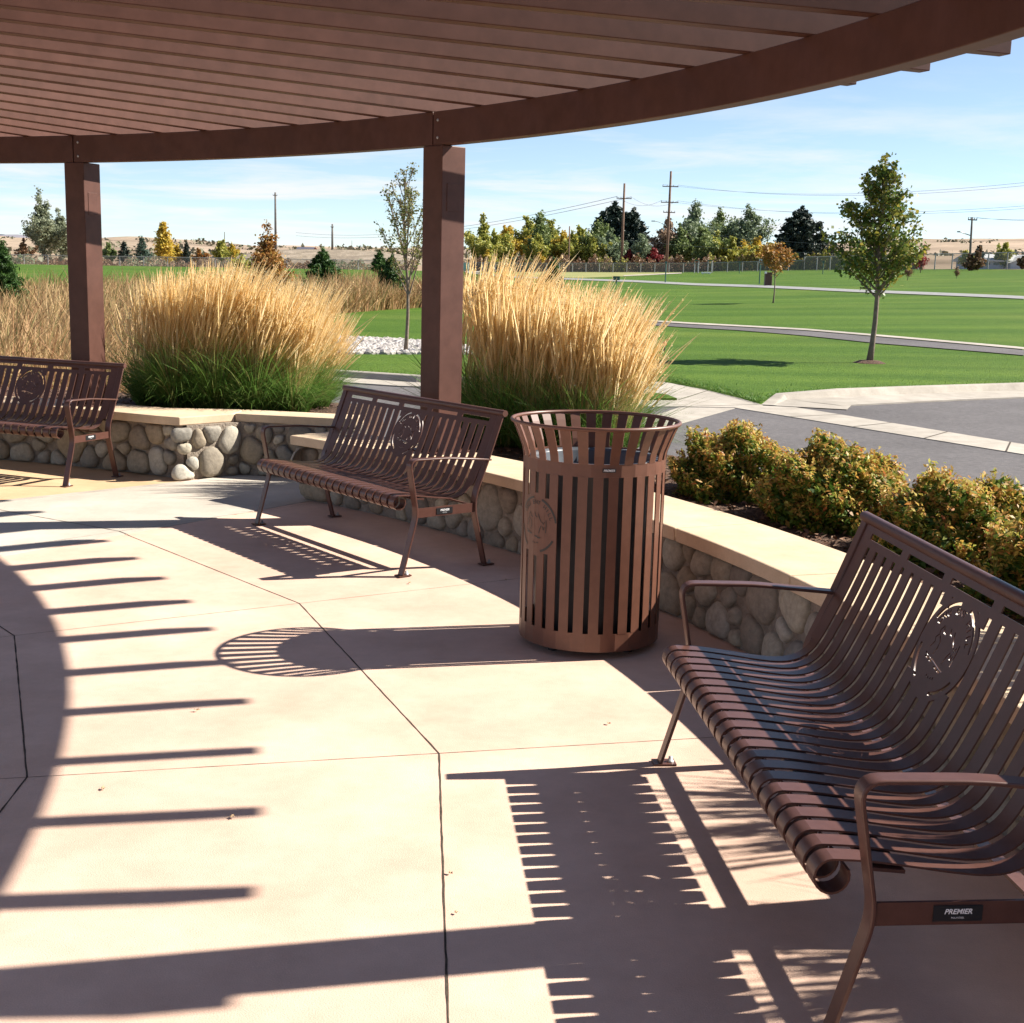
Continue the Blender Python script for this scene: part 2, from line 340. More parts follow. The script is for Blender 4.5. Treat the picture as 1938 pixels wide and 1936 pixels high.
# ------------------------------------------------------------------ terrain and picking
KU = [-1.5, -.45, -.37, 0, .134, .38, .5, 1.5]; KV = [.0085, .0085, .0087, .0125, .0166, .0318, .035, .035]
Y0 = 24.0
EU = [-1.5, -.40, -.38, -.33, -.29, -.24, -.2, -.1, 0, .1, .2, .3, .39, 1.5]; EV = [50, 50, 46, 46, 52, 49, 42, 44, 46, 52, 66, 84, 90, 90]
def fence_y(u): return float(np.interp(u, [-1, .15, .40, 1], [190, 190, 130, 120]))
def hbump(x, y): return math.sin(x*.021+1.3)*math.sin(y*.017+.4)+.5*math.sin(x*.053+y*.031)+.3*math.sin(x*.11-y*.07)
def T(x, y):
    if y < 1: return 0.0
    u = x/y; k = float(np.interp(u, KU, KV)); fy = fence_y(u)
    if y <= fy:
        d = y-Y0
        if d <= -4: return 0.0
        return k*(d if d > 4 else (d+4)**2/16)
    zf = k*(fy-Y0)
    e = float(np.interp(u, EU, EV))/F_PX; YR = 900.0
    zr = EYE+e*YR
    if y < YR:
        s = (y-fy)/(YR-fy); z = zf+(zr-zf)*(s**1.25)
        z += hbump(x, y)*1.1*min(1, s*6)*(1-s)+hbump(x*2.3, y*2.1)*.5*min(1, s*6)
    else:
        z = zr+hbump(x, y)*1.5*0.5-(y-YR)*.03
    # pale gravel mound beyond the fence
    z += 3.2*math.exp(-((y-262)/24)**2)*max(0, 1-((u+.143)/.085)**4)
    return z
def ray(u, v):
    X = (u-W0/2)/F_PX; U = (H0/2-v)/F_PX; cr, sr = math.cos(ROLL), math.sin(ROLL)
    x = X*cr-U*sr; up = X*sr+U*cr; cp, sp = math.cos(PITCH), math.sin(PITCH)
    return Vector((x, cp+up*sp, -sp+up*cp))
def gp(u, v, z=None):
    """ground point seen at photo pixel (u,v)"""
    d = ray(u, v)
    if z is not None: t = (z-EYE)/d.z; return Vector((d.x*t, d.y*t, z))
    lo, t = 2.0, 2.0
    while t < 900:
        if EYE+d.z*t < T(d.x*t, d.y*t): break
        lo = t; t *= 1.02
    hi = t
    for _ in range(30):
        mid = (lo+hi)/2
        if EYE+d.z*mid < T(d.x*mid, d.y*mid): hi = mid
        else: lo = mid
    t = (lo+hi)/2; return Vector((d.x*t, d.y*t, T(d.x*t, d.y*t)))
def at(u, v, D):
    d = ray(u, v); t = D/d.y; return Vector((d.x*t, D, EYE+d.z*t))
def topz(u, v, D): return at(u, v, D).z

CX, CY = -7.172, 2.787
def pc(r, deg, z=0.0): a = R_(deg); return Vector((CX+r*math.cos(a), CY+r*math.sin(a), z))

# ground sheet
def ground():
    us = sorted(set(list(np.linspace(-.62, .62, 150))+[-6, -4, -3, -2, -1.5, -1.1, -.85, -.72, .72, .85, 1.1, 1.5, 2, 3, 4, 6]))
    ys = [-60, -20, -5, 2, 6, 10, 14, 18, 20, 22, 24, 26, 28, 30, 34, 38, 44, 50, 58, 66, 76, 88, 100, 112, 120, 128, 131, 136, 142, 150, 158, 166, 174, 182, 189, 192, 196, 202]
    ys += list(np.arange(208, 320, 6))+list(np.arange(320, 900, 20))+[900, 930, 1000, 1200, 1600, 2400, 4000, 8000]
    vs = []; fs = []
    for y in ys:
        for u in us:
            yy = max(y, 2); sx = max(y, 14) if y > 0 else 14
            x = u*sx if y >= 14 else u*14
            z = T(x, y)-.07
            if y < 24: z = -.07
            vs.append((x, y, z))
    n = len(us)
    for i in range(len(ys)-1):
        for j in range(n-1): fs.append((i*n+j, i*n+j+1, (i+1)*n+j+1, (i+1)*n+j))
    me = bpy.data.meshes.new('ground'); me.from_pydata(vs, [], fs)
    tag(link('ground', me, ['ground', 'mound', 'hill'], None, True), kind='structure')
    for p in me.polygons:
        c = p.center; u = c.x/max(c.y, 1)
        if c.y > 236 and c.y < 300 and abs(u+.143) < .08: p.material_index = 1
        elif c.y > 420: p.material_index = 2
ground()
# distant range, hazy with distance
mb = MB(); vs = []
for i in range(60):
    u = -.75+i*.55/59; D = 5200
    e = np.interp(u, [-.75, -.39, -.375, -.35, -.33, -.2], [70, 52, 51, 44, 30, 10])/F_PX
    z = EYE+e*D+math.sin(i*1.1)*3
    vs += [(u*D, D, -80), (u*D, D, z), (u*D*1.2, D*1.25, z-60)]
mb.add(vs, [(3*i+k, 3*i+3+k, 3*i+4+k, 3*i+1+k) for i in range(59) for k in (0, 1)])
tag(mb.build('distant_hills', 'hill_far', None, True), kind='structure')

# ------------------------------------------------------------------ lawn, road, paths
def drape(name, A, B, m, dz, nseg=60, cross=4, kind='structure'):
    """strip between two ground polylines given in photo pixels or world points"""
    def res(Pl):
        Pl = [Vector((p[0], p[1], 0)) for p in Pl]
        d = [0]
        for a, b in zip(Pl, Pl[1:]): d.append(d[-1]+(b-a).length)
        o = []
        for i in range(nseg+1):
            s = d[-1]*i/nseg; j = max(k for k in range(len(d)-1) if d[k] <= s+1e-9)
            t = (s-d[j])/max(d[j+1]-d[j], 1e-9); o.append(Pl[j].lerp(Pl[j+1], t))
        return o
    a, b = res(A), res(B); vs = []; fs = []
    for p, q in zip(a, b):
        for k in range(cross+1):
            r = p.lerp(q, k/cross); vs.append((r.x, r.y, T(r.x, r.y)+dz))
    n = cross+1
    for i in range(nseg):
        for k in range(cross): fs.append((i*n+k, i*n+k+1, (i+1)*n+k+1, (i+1)*n+k))
    mb = MB(); mb.add(vs, fs); o = mb.build(name, m, None, True)
    if kind: tag(o, kind=kind)
    return o
G = lambda *pts: [gp(*p) for p in pts]

# near lawn boundary as forward distance against u = x/y
edge_pts = [(-3000, 690)] + []
E_ = G((560, 706), (650, 712), (798, 722), (1000, 722), (1150, 722), (1240, 722), (1270, 724), (1330, 737), (1400, 754), (1441, 766), (1456, 757), (1467, 754), (1580, 749), (1700, 744), (1820, 739.5), (1938, 735))
eu = [p.x/p.y for p in E_]; ey = [p.y for p in E_]
eu = [-.9, -.45, -.3]+eu+[.55, .9]; ey = [11.5, 14.5, 19]+ey+[26, 40]
def lawn():
    us = np.concatenate([np.linspace(-.62, -.2, 40), np.linspace(-.195, .45, 230), np.linspace(.46, .75, 20)])
    vs = []; fs = []; ss = [0, .002, .01, .02, .035, .05, .07, .1, .13, .17, .22, .28, .35, .43, .52, .62, .72, .83, .92, 1]
    for u in us:
        a = float(np.interp(u, eu, ey)); b = fence_y(u)-3.0-4*max(0, 1-abs((u-.06)/.1))
        for i, s in enumerate(ss):
            y = a+(b-a)*s; z = T(u*y, y)+.035
            if i == 0: z -= .05
            vs.append((u*y, y, z))
    n = len(ss)
    for i in range(len(us)-1):
        for j in range(n-1): fs.append((i*n+j, (i+1)*n+j, (i+1)*n+j+1, i*n+j+1))
    mb = MB(); mb.add(vs, fs); tag(mb.build('lawn', 'lawn', None, True), kind='structure')
lawn()
# blades standing along the lawn, denser near its edge
def turf():
    n = 14000; u = RNG.uniform(-.17, .42, n); a = np.interp(u, eu, ey); s = RNG.exponential(.25, n)
    y = a+.02+s; x = u*y; B = np.stack([x, y, np.array([T(p, q) for p, q in zip(x, y)])+.03], 1)
    up = np.stack([RNG.normal(0, .012, n), RNG.normal(0, .012, n), RNG.uniform(.02, .055, n)], 1); ln = RNG.normal(0, .02, (n, 3)); ln[:, 2] = -.005
    me = strips_mesh(ribbons(B, up, ln, 0, 1, 1, RNG.uniform(.008, .016, n), lambda t: 1-.8*t), 'grass')
    tag(link('grass', me, 'turf_blade'), kind='stuff')
turf()

# asphalt and concrete in the near road: flat sheets
def sheet(name, poly, z, m, cutdown=.05, kind='structure', label=None, cat=None):
    mb = MB(); mb.prism([(p[0], p[1]) for p in poly], z-cutdown, z); o = mb.build(name, m); tag(o, label, cat, None, kind); return o
sheet('road', [(-30, 9.0), (-30, 26), (60, 40), (60, -8), (3.3, -8), (3.3, 3), (2.6, 8.0), (-.5, 10.2), (-1.6, 12.5), (-8, 15)], -.012, 'asphalt', .03)
P1 = [gp(1505, 770, 0), gp(1938, 840, 0)]; Q1 = [gp(1391, 771, 0), gp(1938, 859, 0)]
d1 = (P1[1]-P1[0]).normalized(); e1 = (Q1[1]-Q1[0]).normalized()
def quadstrip(name, pts, z, m='kerb', th=.03): return sheet(name, pts, z, m, th)
quadstrip('concrete_gutter', [gp(1286, 769.5, 0), gp(1391, 771, 0), Q1[1]+e1*12, P1[1]+d1*12, P1[0], gp(1444, 767.2, 0)], -.003)
p2 = [gp(1391, 771, 0), gp(1286, 769.5, 0), gp(1238, 785, 0)]; q2 = gp(1292, 799, 0)
d2 = (gp(1238, 785, 0)-gp(1391, 769, 0)).normalized()
quadstrip('concrete_gutter', [gp(1391, 771.3, 0), gp(1286, 769.8, 0), gp(1238, 785, 0), Vector((-.2, 12.9, 0)), Vector((.2, 12.1, 0)), q2], -.0065)
quadstrip('concrete_apron', [gp(1225, 719, 0), gp(1261, 723.4, 0), gp(1330, 736.4, 0), gp(1400, 753.4, 0), gp(1441, 765.4, 0), gp(1444, 767, 0), gp(1391, 770.6, 0), gp(1286, 769.2, 0), gp(1200, 769, 0), gp(1170, 762, 0), gp(1150, 722, 0)], .0)
sheet('grass_island', [gp(1200, 757, 0), gp(1232, 746, 0), gp(1262, 750, 0), gp(1281, 757.5, 0)], .03, 'lawn', .03)
# kerbs: raised with a rounded top, one thing each
def kerb(name, A, Wd, label):
    """A: outer (lawn side) polyline; the kerb is Wd wide towards the viewer"""
    A = [Vector((p.x, p.y, 0)) for p in A]; mb = MB(); prof = [(0, -.04), (0, .10), (.015, .112), (.14, .112), (.165, .10), (.22, .012), (Wd, .008), (Wd, -.04)]
    vs = []; n = len(prof)
    for i, p in enumerate(A):
        d = (A[min(i+1, len(A)-1)]-A[max(i-1, 0)]).normalized(); nn = Vector((d.y, -d.x, 0))
        if nn.y > 0: nn = -nn
        k = 1.0
        if name == 'kerb' and i < 3: k = (.05, .3, .7)[i]
        for a, z in prof: vs.append((p.x+nn.x*a, p.y+nn.y*a, max(-.04, z*k)))
    fs = [(i*n+j, i*n+j+1, (i+1)*n+j+1, (i+1)*n+j) for i in range(len(A)-1) for j in range(n-1)]+[tuple(range(n)), tuple((len(A)-1)*n+j for j in range(n-1, -1, -1))]
    mb.add(vs, fs); o = mb.build(name, 'kerb'); tag(o, label, 'kerb', None, None); return o
kr = G((1441, 766), (1456, 757), (1467, 754), (1580, 749), (1700, 744), (1820, 739.5), (1938, 735)); kr.append(kr[-1]+(kr[-1]-kr[-2])*4)
kerb('kerb', kr, 1.15, 'pale concrete kerb curving round the lawn corner beside the open asphalt on the right')
kl = [Vector((-16, 23.5, 0))]+G((560, 707), (650, 713), (798, 723), (900, 727))+G((1100, 722))
kerb('kerb.001', kl, .9, 'pale concrete kerb below the lawn seen between the left grasses and the middle post')

mb = MB()
def gj(a, b, wd=.018, z=.0035):
    d = (b-a).normalized(); s_ = Vector((-d.y, d.x, 0))*wd/2; mb.add([(p.x+q.x, p.y+q.y, z) for p, q in ((a, s_), (a, -s_), (b, -s_), (b, s_))], [(0, 1, 2, 3)])
for k in range(1, 7):
    t_ = k/4.2; gj(Q1[0].lerp(Q1[1], t_), P1[0].lerp(P1[1], t_), z=.0005)
gj(gp(1286, 769.5, 0), gp(1441, 765.4, 0)); gj(gp(1261, 724, 0), gp(1225, 745, 0)); gj(gp(1340, 739, 0), gp(1284, 757, 0))
tag(mb.build('gutter_joints', 'joint'), kind='structure')
# foot paths across the park
W1 = [(905, 599), (1000, 601), (1207, 608.2), (1391, 619.2), (1525, 626.7), (1658, 638), (1800, 650.5), (1938, 663)]
W1b = [(905, 601), (1000, 603.5), (1207, 611), (1391, 622), (1525, 629.7), (1658, 641.3), (1800, 654), (1938, 667)]
A1 = [(905, 607.5), (1000, 610), (1207, 617), (1391, 628), (1525, 639), (1658, 653.5), (1800, 665), (1938, 677)]
drape('path', G(*A1), G(*W1b), 'asphalt', .055, 90, 3)
drape('path_edging', G(*W1b), G(*W1), 'kerb', .075, 90, 1)
U2 = [(880, 515.5), (970, 524), (1200, 531.5), (1429, 541), (1620, 550), (1938, 563)]
D2 = [(880, 517), (970, 526.5), (1200, 535.2), (1429, 545.5), (1620, 555), (1938, 568.5)]
drape('path', G(*D2), G(*U2), mat('path_grey', (.20, .20, .195), (.26, .26, .255), 3, .9), .07, 90, 2)
drape('path', G((880, 516.8), (910, 516.8)), G((880, 514.4), (910, 514.4)), 'kerb', .09, 8, 1)
drape('path', G((1180, 523.6), (1290, 518.6)), G((1180, 522), (1290, 517)), 'kerb', .08, 20, 1)
# dry verge below the right-hand tree row
drape('dry_verge', G((972, 524.3), (1100, 527), (1210, 523), (1290, 518)), G((972, 515), (1100, 515.5), (1210, 516), (1290, 516.2)), 'dryverge' if 'dryverge' in M else mat('dry_verge', (.20, .21, .06), (.27, .26, .09), .6, .95), .06, 40, 4)

# ------------------------------------------------------------------ patio
def arc(r, a0, a1, n): return [pc(r, a0+(a1-a0)*i/n) for i in range(n+1)]
sheet('patio', arc(8.86, -70, 110, 90)+[pc(9, 180), pc(9, 230)], 0, 'patio', .06)
l1a, l1d = Vector((-2.62, 10.17, 0)), Vector((-.704, -.710, 0)); l2a, l2d = Vector((-1.47, 9.50, 0)), Vector((-.571, -.821, 0))
sheet('patio', [l1a+l1d*6, l1a]+arc(8.84, 58.6, 96, 16)[1:]+[pc(5.5, 100)], .0025, 'patio_outer', .02)
sheet('grey_walk', [l1a+l1d*6, l1a+Vector((.02, .04, 0)), Vector((-2.3, 10.6, 0)), Vector((-1.2, 10.62, 0)), Vector((-1.3, 13.2, 0)), Vector((-.1, 13.0, 0)), Vector((-.75, 10.6, 0)), l2a+Vector((.3, .35, 0)), l2a, l2a+l2d*5.5], .0032, 'grey_conc', .02)
ln = Vector((-.710, .704, 0))
sheet('patio_border', [l1a+ln*.03, l1a-ln*.045, l1a+l1d*6-ln*.045, l1a+l1d*6+ln*.03], .0040, 'kerb', .02)
def joint(mb, a, b, wd, jit=.0012):
    n = max(2, int((b-a).length/.05)); d = (b-a).normalized(); s = Vector((-d.y, d.x, 0)); vs = []; fs = []
    for i in range(n+1):
        p = a.lerp(b, i/n); w1, w2 = wd/2+random.uniform(-jit, jit), wd/2+random.uniform(-jit, jit)
        zj = .0050 if (p.x-l2a.x)*l2d.y-(p.y-l2a.y)*l2d.x > -.02 else .0012
        vs += [(p.x+s.x*w1, p.y+s.y*w1, zj), (p.x-s.x*w2, p.y-s.y*w2, zj)]
    for i in range(n): fs.append((2*i, 2*i+1, 2*i+3, 2*i+2))
    mb.add(vs, fs)
mb = MB()
for k in range(-3, 5):
    a0, a1 = 13.1+18*k, 13.1+18*(k+1)
    for r in (7.12, 5.735): joint(mb, pc(r, a0), pc(r, a1), .0058, .0011)
    joint(mb, pc(4, a0), pc(8.72, a0), .0026, .0006)
tag(mb.build('patio_joints', 'joint'), kind='structure')
# ring of concrete between the planting bed and the road, path ends
sheet('concrete_apron', arc(12.3, -20, 44, 30)+[p for p in reversed(arc(10.65, -20, 44, 30))], .0015, 'kerb', .03)

# planting beds behind the walls
def bed(name, poly, z):
    mb = MB(); mb.prism([(p[0], p[1]) for p in poly], -.05, z); return tag(mb.build(name, 'mulch'), kind='structure')
bed('planting_bed', arc(9.12, -25, 49.6, 40)+[p for p in reversed(arc(10.72, -25, 49.6, 40))], .40)
bed('planting_bed', [pc(9.12, a) for a in np.linspace(59.5, 96, 20)]+[Vector((-8.6, 13.6, 0)), Vector((-5.5, 13.3, 0)), Vector((-1.25, 12.4, 0)), Vector((-1.25, 10.72, 0)), Vector((-2.2, 10.85, 0))], .43)
# bark chips lying on the beds
def chips():
    n = 5200; a = np.radians(RNG.uniform(-20, 49, n)); r = RNG.uniform(9.2, 10.6, n)
    C = np.stack([CX+r*np.cos(a), CY+r*np.sin(a), np.full(n, .408)+RNG.uniform(0, .012, n)], 1)
    n2 = 2500; a = np.radians(RNG.uniform(59, 90, n2)); r = RNG.uniform(9.2, 10.8, n2)
    C = np.concatenate([C, np.stack([CX+r*np.cos(a), CY+r*np.sin(a), np.full(n2, .438)+RNG.uniform(0, .012, n2)], 1)])
    me = quads_mesh(leaves(C, .05, .4, up=1.2), 'bark_chips'); m = leafmat('bark_chip', [(.10, .05, .03), (.17, .09, .055), (.24, .15, .10), (.07, .04, .028)], 0, .9)
    tag(link('bark_chips', me, m), kind='stuff')
chips()

# ------------------------------------------------------------------ stone walls
def stones(mb, fn, length, z0, z1, cell, seed):
    """tightly laid river stones over a surface fn(s,z) -> (point, normal)"""
    rg = random.Random(seed); S = []
    tries = int(length*(z1-z0)/(cell*cell)*60)
    for _ in range(tries):
        r = cell*rg.choice([.36, .5, .62, .8, .9, 1.0])*.62; s = rg.uniform(-.02, length+.02); z = rg.uniform(z0+r*.45, z1-r*.4)
        if all((s-a)**2+(z-b)**2 > (r+c)**2*.80 for a, b, c in S): S.append((s, z, r))
    for (s, z, r) in S:
        nb = [(a-s, b-z, c) for a, b, c in S if (a, b) != (s, z) and (a-s)**2+(b-z)**2 < .36]
        K = 22; rad = []
        for k in range(K):
            a = 2*PI*k/K; dx, dz = math.cos(a), math.sin(a); lim = r*1.55
            for ax, az, c in nb:      # power bisector
                D = math.hypot(ax, az); h = (D*D+r*r-c*c)/(2*D); q = (dx*ax+dz*az)/D
                if q > 1e-3: lim = min(lim, h/q)
            if dz > 1e-3: lim = min(lim, (z1-z)/dz)
            if dz < -1e-3: lim = min(lim, (z-z0)/-dz)
            rad.append(max(lim-.009, .006))
        for _ in range(3): rad = [min(rad[k], (rad[k-1]+2*rad[k]+rad[(k+1)%K])/4) for k in range(K)]
        hgt = min(.044, .020+min(rad)*.40)*rg.uniform(.8, 1.15); tx, tz = rg.uniform(-.18, .18), rg.uniform(-.18, .18)
        rings = [(1.0, -.012), (.985, .25), (.90, .58), (.74, .82), (.5, .96), (.22, 1.02)]
        vs = []; n = len(rings)
        ph = rg.uniform(0, 6); am = rg.uniform(.02, .09)
        for (q, hh) in rings:
            for k in range(K):
                a = 2*PI*k/K; ss = s+math.cos(a)*rad[k]*q; zz = z+math.sin(a)*rad[k]*q
                h = hgt*hh*(1+tx*math.cos(a)*q+tz*math.sin(a)*q+am*math.sin(3*a+ph)*q) if hh > 0 else -.012
                p, nn = fn(ss, zz); vs.append(p+nn*h)
        p, nn = fn(s, z); vs.append(p+nn*hgt*1.03)
        fs = [(i*K+k, i*K+(k+1)%K, (i+1)*K+(k+1)%K, (i+1)*K+k) for i in range(n-1) for k in range(K)]
        fs += [((n-1)*K+k, (n-1)*K+(k+1)%K, n*K) for k in range(K)]
        mb.add(vs, fs)
def arcfn(r, a0, inward=True):
    def f(s, z):
        a = R_(a0)+s/r; d = Vector((math.cos(a), math.sin(a), 0)); return Vector((CX, CY, 0))+d*r+Vector((0, 0, z)), (-d if inward else d)
    return f
def linefn(P):
    P = [Vector((p[0], p[1], 0)) for p in P]; D = [0]
    for a, b in zip(P, P[1:]): D.append(D[-1]+(b-a).length)
    def f(s, z):
        s_ = min(max(s, 0), D[-1]-1e-6); j = max(k for k in range(len(P)-1) if D[k] <= s_)
        d = (P[j+1]-P[j]).normalized(); p = P[j]+d*(s-D[j]); n = Vector((d.y, -d.x, 0))
        # round the corners of the normal
        for q in range(1, len(P)-1):
            if abs(s-D[q]) < .12:
                d0 = (P[q]-P[q-1]).normalized(); d1_ = (P[q+1]-P[q]).normalized(); t = (s-D[q]+.12)/.24
                dd = d0.lerp(d1_, t); n = Vector((dd.y, -dd.x, 0)).normalized()
        return p+Vector((0, 0, z)), n
    return f, D[-1]
def ring_prism(mb, r0, r1, a0, a1, z0, z1, n=8):
    P = arc(r0, a0, a1, n)+[p for p in reversed(arc(r1, a0, a1, n))]; mb.prism([(p.x, p.y) for p in P], z0, z1)
WR = 8.79
wr = thing('stone_wall', 'long curved river stone wall with pale cap running behind the brown bin and the nearest bench', 'wall', (0, 0, 0))
mb = MB(); ring_prism(mb, WR, 9.14, -28, 49.9, -.03, .412, 60); mb.build('mortar', 'mortar', wr)
mb = MB(); stones(mb, arcfn(WR, -28), R_(77.9)*WR, .0, .405, .23, 3)
f_, l_ = linefn([pc(9.13, 49.9), pc(WR+.01, 49.9)]); stones(mb, f_, l_, 0, .405, .2, 5)
mb.build('stone_facing', 'stone', wr, True)
edges = [50.6]+[44.3-6.9*k for k in range(0, 11)]
for a1, a0 in zip(edges, edges[1:]):
    mb = MB(); ring_prism(mb, 8.70, 9.19, a0+.03, a1-.03, .412, .48, 8); mb.build('cap_slab', 'cap', wr, False, .008)
wl = thing('stone_wall', 'river stone wall with pale cap and sunlit corner behind the left bench', 'wall', (0, 0, 0))
lb = [(-2.60, 10.29), (-2.26, 10.66), (-1.3, 10.50)]
mb = MB(); ring_prism(mb, WR, 9.16, 58.95, 96, -.03, .437, 40)
mb.prism([lb[0], (-2.24, 10.63), (-1.28, 10.48), (-1.22, 10.78), (-2.3, 10.93), (-2.75, 10.75)], -.03, .4365)
mb.build('mortar', 'mortar', wl)
mb = MB(); stones(mb, arcfn(WR-.02, 59.8), R_(36)*WR, .0, .43, .23, 14)
f_, l_ = linefn([(-2.615, 10.27), (-2.24, 10.62), (-1.27, 10.47)]); stones(mb, f_, l_, 0, .43, .20, 33)
mb.build('stone_facing', 'stone', wl, True)
A_, B_, C_ = Vector((-2.655, 10.27, 0)), Vector((-2.30, 10.655, 0)), Vector((-1.30, 10.45, 0))
a_l = math.degrees(math.atan2(A_.y-CY, A_.x-CX))
mb = MB(); cap0 = [A_]+[pc(8.71, a) for a in np.linspace(a_l+1.5, 66.2, 6)]+[pc(9.21, 66.2), pc(9.21, 62.5), Vector((-2.28, 10.98, 0)), B_]
mb.prism([(p.x, p.y) for p in cap0], .437, .505); mb.build('cap_slab', 'cap', wl, False, .008)
mb = MB(); mb.prism([(-2.293, 10.655), (-1.30, 10.45), (-1.25, 10.78), (-2.272, 10.98)], .437, .505); mb.build('cap_slab', 'cap', wl, False, .008)
for a0 in (66.26, 73.2, 80.1, 87.0):
    mb = MB(); ring_prism(mb, 8.71, 9.21, a0, a0+6.84, .437, .505, 6); mb.build('cap_slab', 'cap', wl, False, .008)

# ------------------------------------------------------------------ pergola
pg = thing('pergola', 'curved brown steel pergola of radial slats on square posts over the patio', 'pergola', (0, 0, 0))
posts = [66.8, 42.3, 4.25, -31.0]
bk = [104]+posts+[-44]
for a1, a0 in zip(bk, bk[1:]):
    mb = MB(); g_ = .03; n = max(6, int((a1-a0)*1.2))
    ring_prism(mb, 8.915, 9.01, a0+g_, a1-g_, 2.50, 2.711, n); mb.build('beam', 'paint', pg, False, .004)
    mb = MB(); ring_prism(mb, 5.0, 5.1, a0+g_, a1-g_, 2.50, 2.711, n); mb.build('beam', 'paint', pg, False, .004)
SLA = [42.6, 39.35, 36.0, 32.75, 29.55, 26.35, 23.15, 19.95, 16.82, 13.65, 10.55, 7.4]+[4.3-3.1*k for k in range(0, 15)]+[45.8, 48.8, 51.8, 54.95, 57.98, 61.1, 64.1, 66.9]+[69.9+3.05*k for k in range(0, 11)]
for a in SLA:
    d = R_(a); mb = MB()
    Tm = Matrix.Translation((CX, CY, 0)) @ Matrix.Rotation(d, 4, 'Z')
    mb.box(4.4, 9.95, -.038, .038, 2.712, 2.90, Tm); mb.build('slat', 'paint', pg, False, .004)
def post(a, r, ztop, zb):
    Tm = Matrix.Translation((CX, CY, 0)) @ Matrix.Rotation(R_(a), 4, 'Z')
    mb = MB(); mb.box(r-.1, r+.1, -.1, .1, zb, 2.498, Tm); p = mb.build('post', 'paint', pg, False, .006)
    mb = MB(); mb.box(r-.16, r+.16, -.16, .16, zb, zb+.012, Tm); mb.build('base_plate', 'paint', p, False, .002)
    if r > 8:
        mb = MB(); mb.box(r-.055, r+.055, -.1035, -.0985, 2.08, 2.26, Tm); mb.build('access_cover', 'paint', p, False, .0015)
        for z in (2.545, 2.655):
            for s in (-.05,):
                bm_ = MB(); bm_.lathe([(0, .006), (.007, .005), (.010, 0)], 10)
                B = Tm @ Matrix.Translation((8.915, s, z)) @ Matrix.Rotation(-PI/2, 4, 'Y')
                bm_.v = [tuple(B @ Vector(v)) for v in bm_.v]; bm_.build('bolt', 'galv', p, True)
for a in posts: post(a, 9.015, 2.5, .505 if a > 60 else .48)
for a in posts+[96]: post(a, 5.05, 2.5, 0)

# ------------------------------------------------------------------ stencilled lettering helpers
def text_mesh(body, size, shear=0.0, bold=0.0):
    c = bpy.data.curves.new('t', 'FONT'); c.body = body; c.size = size; c.align_x = 'CENTER'; c.resolution_u = 3; c.shear = shear; c.offset = bold
    o = bpy.data.objects.new('t', c); COL.objects.link(o); bpy.context.view_layer.update()
    me = bpy.data.meshes.new_from_object(o.evaluated_get(bpy.context.evaluated_depsgraph_get()))
    bpy.data.objects.remove(o); return me
def loops_of(me):
    bm = bmesh.new(); bm.from_mesh(me); bmesh.ops.remove_doubles(bm, verts=bm.verts, dist=1e-6)
    nx = {}
    for e in bm.edges:
        if len(e.link_faces) == 1:
            lp = e.link_loops[0]; nx.setdefault(lp.vert.index, []).append(lp.link_loop_next.vert.index)
    co = {v.index: (v.co.x, v.co.y) for v in bm.verts}; bm.free(); out_ = []
    while nx:
        s = next(iter(nx)); cur = s; lp = []
        while cur in nx:
            q = nx[cur].pop(); lp.append(co[cur])
            if not nx[cur]: del nx[cur]
            cur = q
            if cur == s: break
        if len(lp) > 2: out_.append(lp)
    return out_
def arc_slot(r0, r1, a0, a1, n=14, flare=0.0):
    o = [((r1)*math.cos(R_(a0+(a1-a0)*i/n)), (r1)*math.sin(R_(a0+(a1-a0)*i/n))) for i in range(n+1)]
    return o+[(r0*math.cos(R_(a1+(a0-a1)*i/n)), r0*math.sin(R_(a1+(a0-a1)*i/n))) for i in range(n+1)]
def line_slot(pts, wd):
    L_, Rr = [], []
    for i, p in enumerate(pts):
        a = pts[max(i-1, 0)]; b = pts[min(i+1, len(pts)-1)]; dx, dy = b[0]-a[0], b[1]-a[1]; l = math.hypot(dx, dy)
        L_.append((p[0]-dy/l*wd/2, p[1]+dx/l*wd/2)); Rr.append((p[0]+dy/l*wd/2, p[1]-dx/l*wd/2))
    return L_+Rr[::-1]
